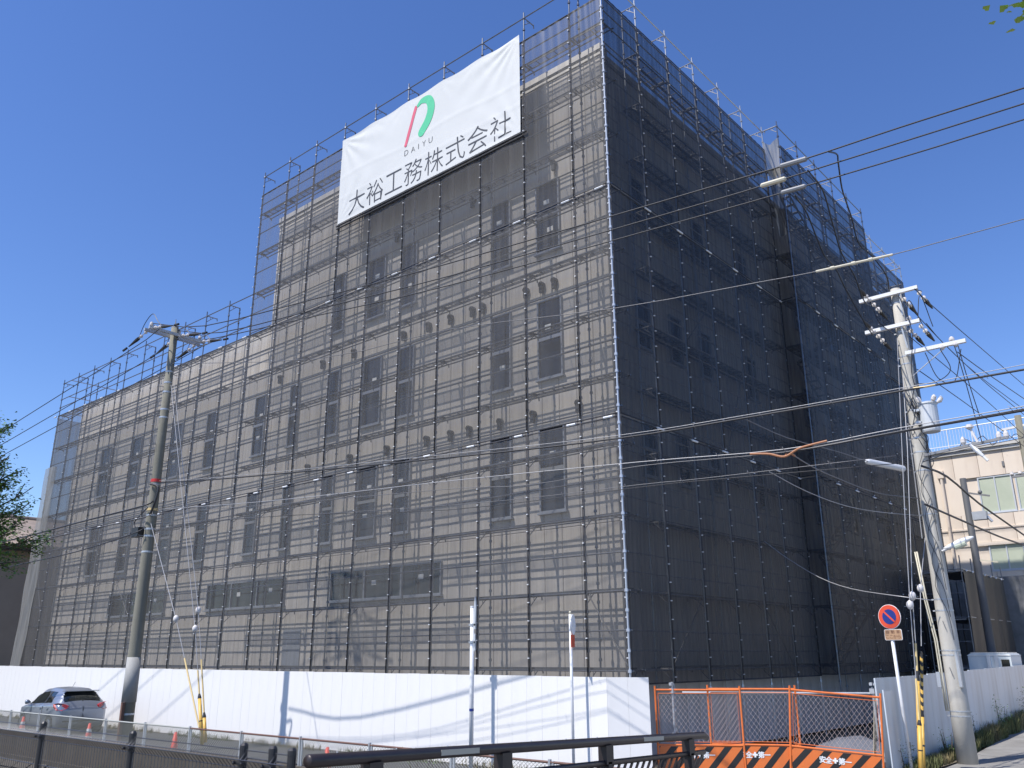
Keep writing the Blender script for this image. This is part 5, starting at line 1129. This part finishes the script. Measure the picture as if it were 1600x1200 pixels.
    for s in (1, -1):
        mb = MB(); P = [(-.018, .70, .78), (-.022, .52, .86), (-.012, .50, .93), (.03, .62, .985), (.10, .80, 1.02), (.36, .858, .99), (.30, .856, .88), (.10, .842, .80)]
        vs = [(x, s*y, z) for x, y, z in P] + [(x + .05, s*(y - .05), z) for x, y, z in P]; m_ = len(P)
        mb.add(vs, [tuple(range(m_)), tuple(reversed(range(m_, 2*m_)))] + [(q, q+m_, (q+1) % m_ + m_, (q+1) % m_) for q in range(m_)]); lpart('tail_light', mb, 'tail_red', o)
        mb = MB(); mb.tube([(2.55, s*.84, .98), (2.53, s*.92, 1.0), (2.53, s*1.0, 1.0), (2.53, s*1.02, 1.0)], [.03, .07, .075, .04], 12); lpart('mirror', mb, body, o, smooth=True)
        for x in (1.42, .78): 
            mb = MB(); mb.beam((x, s*.862, .83), (x + .16, s*.866, .83), .03, .025); lpart('door_handle', mb, body, o)
        for x in (1.33, 2.35): 
            mb = MB(); mb.box((x - .005, s*.849 - .006, .35), (x + .005, s*.849 + .004, .90)); lpart('door_gap', mb, 'car_trim', o)
        mb = MB(); mb.add([(3.6, s*.76, .66), (3.78, s*.66, .62), (3.8, s*.62, .74), (3.5, s*.79, .80), (3.55, s*.70, .70)], [(0,1,2,3)]); lpart('headlight', mb, 'glass_green', o)
    mb = MB(); mb.beam((.13, 0, 1.075), (.16, -.40, 1.10), .02, .018); mb.ball((.125, .0, 1.06), .025); mb.beam((.15, -.08, 1.10), (.16, -.46, 1.13), .01, .03); lpart('rear_wiper', mb, 'car_trim', o)
    mb = MB(); mb.box((-.03, -.17, .52), (-.01, .17, .68)); lpart('number_plate', mb, 'plate', o)
    mb = MB(); mb.beam((-.01, -.62, .50), (-.01, .62, .50), .012, .012); mb.beam((-.012, -.62, .44), (-.012, .62, .44), .05, .05); lpart('bumper_seam', mb, 'car_trim', o)
    mb = MB(); mb.tube([(-.016 , .07*math.cos(t), .80 + .05*math.sin(t)) for t in [2*math.pi*k/16 for k in range(17)]], .008, 5); mb.tube([(-.018, -.05, .815), (-.018, -.02, .80), (-.018, 0, .79), (-.018, .02, .80), (-.018, .05, .815)], .007, 5); lpart('badge', mb, 'rim', o)
    mb = MB(); mb.tube([(1.2, 0, 1.485), (.98, 0, 1.66)], .006, 5); lpart('antenna', mb, 'car_trim', o)
    mb = MB(); mb.box((.30, -.58, 1.375), (.46, .58, 1.40)); lpart('spoiler', mb, body, o)
    return o
hatchback((-31.35, 13.85, -2.455), R(177.5), 'silver hatchback parked on the street left of the utility pole, seen from behind')
hatchback((-52.5, 18.9, -2.0), R(180 - 6), 'white car mostly hidden behind the far left end of the hoarding', 'car_white')

# white box truck behind the shaded hoarding
o = root('box_truck', (-7.72, 33.6, -2.4), 'small white box truck behind the right shaded hoarding', 'truck')
X, Y = -7.72, 33.6
mb = MB(); w2, zt, zb = .66, .03, -1.5
prof = [(-w2, zb), (w2, zb), (w2, zt - .12), (w2 - .04, zt - .03), (w2 - .14, zt), (-w2 + .14, zt), (-w2 + .04, zt - .03), (-w2, zt - .12)]
mb.prism([(X + a, b) for a, b in prof], Y, Y + 1.5); part('cargo_box', mb, 'truck_side', o)
mb = MB(); mb.box((X - w2 - .01, Y - .02, zt - .09), (X + w2 + .01, Y + 1.52, zt - .06)); part('roof_trim', mb, 'white_paint', o)
mb = MB(); mb.box((X - w2 + .1, Y - .01, zt), (X + w2 - .1, Y + 1.5, zt + .02)); part('roof_cap', mb, 'car_white', o)
for x in (X - .02, X + .22): mb = MB(); mb.box((x - .06, Y - .03, zb), (x + .06, Y - .002, zt - .1)); part('door_post', mb, 'white_paint', o)
mb = MB(); mb.box((X + .36, Y - .02, -.42), (X + .60, Y - .003, -.18)); part('window', mb, 'car_glass', o)
mb = MB(); mb.box((X - .62, Y + 1.53, -2.0), (X + .62, Y + 2.7, -.55)); part('cab', mb, 'car_white', o)
mb = MB(); mb.box((X - .6, Y + .1, -1.9), (X + .6, Y + 2.6, -1.5)); part('chassis', mb, 'car_trim', o)
for yy in (Y + .5, Y + 2.1):
    for s in (-.55, .55): mb = MB(); mb.tube([(X + s - .08, yy, -2.1), (X + s + .08, yy, -2.1)], .3, 18); part('wheel', mb, 'black_rubber', o)

# ------------------------------------------------------------------ tan building behind on the right
o = root('tan_building', (-6, 57, -2.4), 'tan building with wide window bands and a white roof railing on the right', 'building')
BY, bxa, bxb = 53.0, -13.7, 12.0
g2 = 0.01; pm_ = {}
for z0, z1 in ((-2.4, 1.218), (1.240, 4.292), (5.882, 7.420), (9.486, 10.866)):
    key = round(z1 - z0, 2); mb = MB(); pwd = 1.30; mb.box((g2, 0, 0), (pwd - g2, .12, z1 - z0)); me = mb.mesh('wall_panel', ['tan_wall'])
    for i in range(19): share('wall_panel', me, Vector((bxa + i*pwd, BY, z0)) - WL['tan_building'], o)
mb = MB(); mb.box((bxa, BY + .121, -2.4), (bxa + 19*1.3, BY + 14, 10.812)); part('core', mb, 'tan_wall', o)
for z0, z1 in ((7.420, 9.486), (4.292, 5.882)):
    mb = MB(); mb.box((bxa, BY, z0 + .002), (-12.05, BY + .12, z1 - .002)); part('wall_panel', mb, 'tan_wall', o)
mb = MB(); mb.box((bxa - .1, BY - .12, 10.876), (bxb, BY + .3, 11.066)); mb.box((bxa - .1, BY - .22, 11.076), (bxb, BY + .2, 11.236)); part('parapet', mb, 'coping', o)
mb = MB(); mb.box((bxa, BY - .05, 5.682), (bxb, BY - .002, 5.872)); mb.box((bxa, BY - .05, 6.572), (bxb, BY - .002, 6.656)); part('string_course', mb, 'tan_wall', o)
for z0, z1, gl in ((7.442, 9.466, 'glass_green'), (4.314, 5.862, 'glass_green'), (1.240, 2.808, 'glass_green')):
    x = -11.3 if z0 > 3 else -11.236
    while x < 8: window(o, x, x + 1.72, z0, z1, BY + .10, mull=(x + .86,), glass=gl, fw=.07, frm='frame_pale'); x += 1.86
mb = MB(); mb.tube([(-13.1, BY - .1, -2.4), (-13.1, BY - .1, 9.540), (-13.2, BY - .1, 9.858)], .075, 10); mb.box((-13.3, BY-.2, 9.646), (-12.95, BY-.02, 10.070)); part('downpipe', mb, 'tan_wall', o, smooth=False)
mb = MB(); mb.tube([(bxa, BY - .1, 12.424), (bxb, BY - .1, 12.424)], .03, 8); mb.tube([(bxa, BY - .1, 11.448), (bxb, BY - .1, 11.448)], .02, 6); part('roof_railing', mb, 'white_paint', o)
for i in range(100):
    x = bxa + i * .16
    if x > 2: break
    mb = MB(); r_ = .03 if i % 8 == 0 else .010; mb.tube([(x, BY - .1, 11.236), (x, BY - .1, 12.424)], r_, 5); part('railing_bar', mb, 'white_paint', o)
for x in (-9.85, -9.910): mb = MB(); mb.box((x, BY - .06, 9.910), (x + .05, BY, 10.198)); part('bracket', mb, 'steel_dull', o)
mb = MB(); mb.beam((-9.6, BY - .02, 10.494), (-9.58, BY-.02, 10.516), .01, .01); part('bolt', mb, 'steel_dull', o)

# ------------------------------------------------------------------ small separate scaffold on the right
sx, sy0, sy1, sz = -9.05, 37.3, 44.0, 3.16
o = root('scaffold', (sx - .8, 40, -2.4), 'small separate scaffold wrapped in dark green mesh beyond the light pole', 'scaffolding')
yy = sy0
k = 0
while yy <= sy1 + .01:
    for x in (sx, sx - 1.5):
        mb = MB(); mb.tube([(x, yy, -2.4), (x, yy, sz + .55)], .024, 6); part('post', mb, 'steel_dull', o)
    if k: 
        mb = MB(); nx = 8; nz = 12
        for j in range(nz+1):
            for i in range(nx+1): s, t = i/nx, j/nz; mb.v.append((sx + .05 + .03*math.sin(s*7 + t*4 + k), y_prev + (yy - y_prev)*s, sz - t*(sz + 2.2)))
        for j in range(nz):
            for i in range(nx): a = j*(nx+1)+i; mb.f.append((a, a+nx+1, a+nx+2, a+1)); mb.m.append(0)
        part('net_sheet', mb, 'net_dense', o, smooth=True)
    y_prev = yy; yy += 1.675; k += 1
for z in (sz + .02, sz - 1.8, sz - 3.6):
    mb = MB(); mb.tube([(sx + .03, sy0 - .1, z), (sx + .03, sy1 + .1, z)], .024, 6); part('ledger', mb, 'steel', o)
    for yy in (sy0,):
        for dz in (0, -.45, -.9): mb = MB(); mb.tube([(sx, yy, z + dz), (sx - 1.5, yy, z + dz)], .02, 6); part('ledger', mb, 'steel_dull', o)
    mb = MB(); mb.box((sx - 1.4, sy0, z - .1), (sx - .1, sy1, z - .05)); part('deck', mb, 'steel_dull', o)
for i in range(7):
    mb = MB(); mb.ball((sx + .09, sy0 + .4 + i*.95, sz - .02), .045, n=8); part('clamp', mb, 'white_paint', o)

# dark storage room opening under the far nets
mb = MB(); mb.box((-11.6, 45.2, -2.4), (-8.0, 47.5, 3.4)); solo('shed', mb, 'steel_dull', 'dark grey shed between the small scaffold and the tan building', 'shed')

# ------------------------------------------------------------------ house on the far left
o = root('house', (-66, 20, -2.4), 'house with a brown tiled roof at the left edge behind the tree', 'house')
mb = MB(); mb.box((-74, 8, -2.4), (-60, 40, 6.8)); part('wall', mb, 'house_wall', o)
mb = MB(); mb.box((-59.99, 8, 6.55), (-59.2, 40, 6.78)); part('eave', mb, 'copper_brown', o)
mb = MB(); mb.add([(-59.1, 7.6, 6.8), (-59.1, 40.4, 6.8), (-67, 40.4, 9.6), (-67, 7.6, 9.6), (-75, 7.6, 6.8), (-75, 40.4, 6.8)], [(0,1,2,3), (3,2,5,4), (0,3,4), (1,5,2)]); rf = part('roof', mb, 'roof_tile', o)
tm = MB()
a_ = [(0, math.sin(t)*.11, math.cos(t)*.05) for t in (-1.5, -.8, 0, .8, 1.5)]
for (x0, z0, x1, z1) in ((0, 0, -.95, .337),): tm.add([(x0, y, z0 + z + .03) for _, y, z in a_] + [(x1, y, z1 + z) for _, y, z in a_], [(i, i+1, i+6, i+5) for i in range(4)] + [(4, 3, 2, 1, 0)])
tms = tm.mesh('tile', ['roof_tile']); c_ = 0
for j in range(4):
    for i in range(62):
        share('tile', tms, Vector((-59.1 - j*.9, 12.2 + i*.24, 6.84 + j*.319)) - WL['house'], rf); c_ += 1
mb = MB(); mb.tube([(-67, 7.6, 9.66), (-67, 40.4, 9.66)], .14, 8); part('ridge', mb, 'roof_tile', rf)
window(o, 12.5, 14.2, 2.2, 3.4, -60, axis='x', mull=(13.35,))

# ------------------------------------------------------------------ trees and plants
def leaf_mb(pts, size, rnd, n_per=1, fan=False):
    mb = MB()
    for p in pts:
        p = Vector(p)
        for _ in range(n_per):
            q = p + Vector((rnd.gauss(0, 1), rnd.gauss(0, 1), rnd.gauss(0, 1))) * size * 1.3
            a = Vector((rnd.uniform(-1, 1), rnd.uniform(-1, 1), rnd.uniform(-.5, .5))).normalized(); b = a.cross(Vector((rnd.uniform(-.4, .4), rnd.uniform(-.4, .4), 1))).normalized(); s = size * rnd.uniform(.6, 1.2); nn = a.cross(b) * s * .15
            if fan: mb.add([q, q + a*s*.8 - b*s*.75, q + a*s*1.15 - b*s*.35, q + a*s*1.02, q + a*s*1.15 + b*s*.35, q + a*s*.8 + b*s*.75, q - a*s*.5], [(0,1,2,3), (0,3,4,5)])
            else: mb.add([q, q + a*s*.5 - b*s*.42 + nn, q + a*s*1.1, q + a*s*.5 + b*s*.42 + nn], [(0,1,2), (0,2,3)])
    return mb
def branches(mb, p, d, L, r_, depth, rnd, tips, spread=.6):
    q = p + d * L; mid = p.lerp(q, .5) + Vector((rnd.uniform(-.06, .06), rnd.uniform(-.06, .06), rnd.uniform(-.04, .04))) * L
    mb.tube([p, mid, q], [r_, r_*.85, r_*.65], 6)
    if depth == 0:
        for k in range(5): tips.append(p.lerp(q, .2 + .2*k))
        return
    tips.append(q)
    for k in range(3 + (depth > 1)):
        nd = (d + Vector((rnd.uniform(-1, 1), rnd.uniform(-1, 1), rnd.uniform(-.5, .8))) * spread).normalized()
        branches(mb, q if k else mid, nd, L * rnd.uniform(.6, .8), r_ * .6, depth - 1, rnd, tips, spread)
rnd = random.Random(21)
TX, TY = -10.27, 2.46
o = root('tree', (TX, TY, -1.78), 'leafy green tree reaching in at the left edge', 'tree')
tips = []; mb = MB(); mb.tube([(TX, TY, -1.78), (TX + .03, TY, 0.0), (TX - .02, TY + .04, 1.25)], [.075, .06, .05], 12)
for d in ((.3, .5, .7), (-.4, -.3, .8), (.45, .25, .3), (-.3, .5, .4), (.1, .2, 1), (.42, .45, -.02), (.5, .5, .35)): branches(mb, Vector((TX - .02, TY + .04, 1.05 + rnd.uniform(-.3, .6))), Vector(d).normalized(), .52, .028, 3, rnd, tips, .75)
part('trunk', mb, 'bark', o, smooth=True)
# keep the crown uneven: drop some sprays, thin the lit side
FL = Vector((-.9512, .3087, 0)).normalized(); side_v = Vector((FL.y, -FL.x, 0))
tips = [t for t in tips if rnd.random() < .62]
ta = [t for i, t in enumerate(tips) if i % 3 == 0]; tb = [t for i, t in enumerate(tips) if i % 3]
part('crown', leaf_mb(tb, .034, rnd, 18), 'leaf', o); part('crown', leaf_mb(ta, .030, rnd, 12), 'leaf_dark', o)

# ginkgo twig tips at the top right: a street tree whose trunk stands outside the picture
rnd = random.Random(5)
o = root('tree', (2.6, 6.6, -1.68), 'ginkgo tree whose bright leaves show in the top right corner', 'tree')
mb = MB(); mb.tube([(2.6, 6.6, -1.68), (2.55, 6.55, 1.5), (2.5, 6.5, 4.6)], [.12, .10, .05], 14)
tw = smooth_path([(2.5, 6.5, 3.9), (1.4, 5.9, 4.2), (.5, 5.3, 4.0), (-.18, 5.03, 3.70), (-.40, 4.99, 3.60)], 6); mb.tube(tw, [.03 - .025*i/(len(tw)-1) for i in range(len(tw))], 8)
for k in range(6):
    d = Vector((math.cos(k), math.sin(k*2.1), .5)); mb.tube([(2.5, 6.5, 3.2 + .25*k), Vector((2.5, 6.5, 3.2 + .25*k)) + d*1.2], [.03, .01], 6)
part('trunk', mb, 'bark', o, smooth=True)
lp = [(-.445, 4.98, 3.545), (-.43, 4.985, 3.575), (-.425, 4.99, 3.51), (-.415, 4.98, 3.55), (-.405, 5.0, 3.60), (-.40, 4.99, 3.535), (-.36, 4.985, 3.585), (-.3, 5.0, 3.60), (-.2, 5.02, 3.66), (-.17, 5.03, 3.58), (-.1, 5.05, 3.62), (0, 5.1, 3.7), (.1, 5.15, 3.8), (.3, 5.2, 3.9)]
mb = leaf_mb(lp, .040, rnd, 3, fan=True)
for k in range(6):
    d = Vector((math.cos(k), math.sin(k*2.1), .5)); c = Vector((2.5, 6.5, 3.2 + .25*k))
    m2 = leaf_mb([c + d*(.3 + .1*q) for q in range(10)], .04, rnd, 5, fan=True); mb.add(m2.v, m2.f)
part('crown', mb, 'leaf_lime', o)

def tuft(cx_, cy_, z, rad, h, n, matn, seed, name='grass', label=None, cat=None, kind='stuff', elong=(1, 1)):
    rnd = random.Random(seed); mb = MB()
    for _ in range(n):
        a = rnd.uniform(0, 6.28); r_ = rad * math.sqrt(rnd.random()); x, y = cx_ + r_*math.cos(a)*elong[0], cy_ + r_*math.sin(a)*elong[1]; hh = h * rnd.uniform(.35, 1) ; l = rnd.uniform(0, 6.28); b = rnd.uniform(.1, .5) * hh; w_ = rnd.uniform(.006, .014)
        dx, dy = math.cos(l), math.sin(l)
        mb.add([(x - dy*w_, y + dx*w_, z), (x + dy*w_, y - dx*w_, z), (x + dx*b*.4 + dy*w_*.7, y + dy*b*.4 - dx*w_*.7, z + hh*.6), (x + dx*b*.4 - dy*w_*.7, y + dy*b*.4 + dx*w_*.7, z + hh*.6), (x + dx*b, y + dy*b, z + hh)], [(0,1,2,3), (3,2,4)])
    if kind == 'stuff': return solo(name, mb, matn, kind='stuff')
    return solo(name, mb, matn, label, cat)
def bush(cx_, cy_, z, rx, ry, h, n, size, matn, seed, label, name='shrub', stems=6):
    rnd = random.Random(seed); o = root(name, (cx_, cy_, z), label, 'plant'); mb = MB(); pts = []
    for k in range(stems):
        a = rnd.uniform(0, 6.28); t = Vector((cx_ + rx*.7*math.cos(a), cy_ + ry*.7*math.sin(a), z + h*rnd.uniform(.6, 1))); b = Vector((cx_ + rx*.3*math.cos(a), cy_ + ry*.3*math.sin(a), z)); mb.tube([b, b.lerp(t, .5) + Vector((0, 0, .05)), t], [.010, .008, .004], 5)
        for q in range(n // stems): s = rnd.random() ** .7; pts.append(b.lerp(t, s) + Vector((rnd.gauss(0, rx*.22), rnd.gauss(0, ry*.22), rnd.gauss(0, .05))))
    part('stem', mb, 'bark', o); part('foliage', leaf_mb(pts, size, rnd, 1), matn, o)
# weeds along the foot of the shaded hoarding
for k, (y, h, n, m_) in enumerate(((19.6, .35, 500, 'grass'), (20.6, .45, 700, 'grass'), (21.6, .4, 700, 'dry_grass'), (22.8, .5, 800, 'grass'), (24.2, .55, 900, 'grass'), (25.8, .7, 1000, 'grass'), (27.6, .75, 1000, 'grass'), (29.4, .8, 1000, 'grass'), (31.5, .9, 1200, 'grass'), (34, .9, 1200, 'grass'), (37, 1.0, 1200, 'grass'), (26.6, .9, 400, 'dry_grass'), (30.5, 1.0, 300, 'dry_grass'))):
    tuft(-6.22 - (y - 20)*.028, y, roadz(y) - .02, .5, h * .62, n, m_, k, elong=(.35, 1.6))
bush(-6.2, 19.05, -2.42, .2, .22, 1.0, 260, .035, 'leaf_dark', 31, 'weedy shrub with pale flowers between the barrier and the parking sign')
bush(-6.28, 22.35, -2.3, .16, .3, .75, 200, .03, 'leaf', 32, 'low weed just right of the foot of the light pole'); bush(-6.35, 25.2, -2.3, .2, .6, .8, 320, .035, 'leaf_dark', 33, 'weeds halfway along the shaded hoarding'); bush(-6.6, 31.8, -2.2, .3, .8, 1.25, 500, .045, 'leaf_dark', 34, 'tall weeds at the right edge below the hoarding top'); bush(-6.5, 28.4, -2.2, .25, .7, 1.0, 420, .04, 'leaf', 35, 'clump of weeds between the light pole and the right edge')
mb = leaf_mb([(-6.2 + random.uniform(-.12, .12), 18.98 + random.uniform(-.1, .1), -1.9 + random.uniform(-.15, .35)) for _ in range(40)], .022, random.Random(3), 1); solo('flowers', mb, 'print_white', kind='stuff')
for k in range(9): tuft(-50 + k*4.6, 15.72, -2.46, 1.3, .22, 260, 'grass' if k % 2 else 'dry_grass', 60 + k, elong=(1.6, .12))
tuft(-47.5, 15.5, -2.46, 1.6, .45, 900, 'dry_grass', 80, elong=(1.6, .3))
# on the canal slope and its foot
for k in range(16): tuft(-27 + k*1.25 + random.uniform(-.4, .4), 9.7 + random.uniform(-.5, .5), -3.35 + random.uniform(-.2, .2), .7, .45, 420, 'dry_grass' if k < 9 or k % 3 == 0 else 'grass', 100 + k, elong=(1.2, .6))
bush(-17.5, 10.0, -3.3, 1.2, .35, 1.0, 1500, .05, 'leaf_dark', 36, 'dark shrub on the canal slope below the second fence post', stems=14); bush(-20.2, 10.0, -3.3, .9, .35, .8, 900, .05, 'leaf_dark', 37, 'darker bush on the canal slope left of the other', stems=12); bush(-15.2, 10.05, -3.3, .8, .35, .75, 700, .05, 'leaf', 38, 'green bush on the canal slope nearest the railing end', stems=10)
# sprigs peeping over the railing in front of the white hoarding
bush(-12.9, 12.2, -2.45, .5, .25, .95, 120, .035, 'leaf', 39, 'thin sprig of leaves showing just above the bridge railing', stems=5)
for k in range(12): tuft(-17 + k*.95, 10.95, -2.46, .5, .3, 160, 'grass', 130 + k, elong=(1, .15))

# ------------------------------------------------------------------ lift everything so that the street lies at z = 0
for ob in SC.objects:
    if ob.parent is None and ob.type not in ('CAMERA', 'LIGHT'): ob.location.z += H
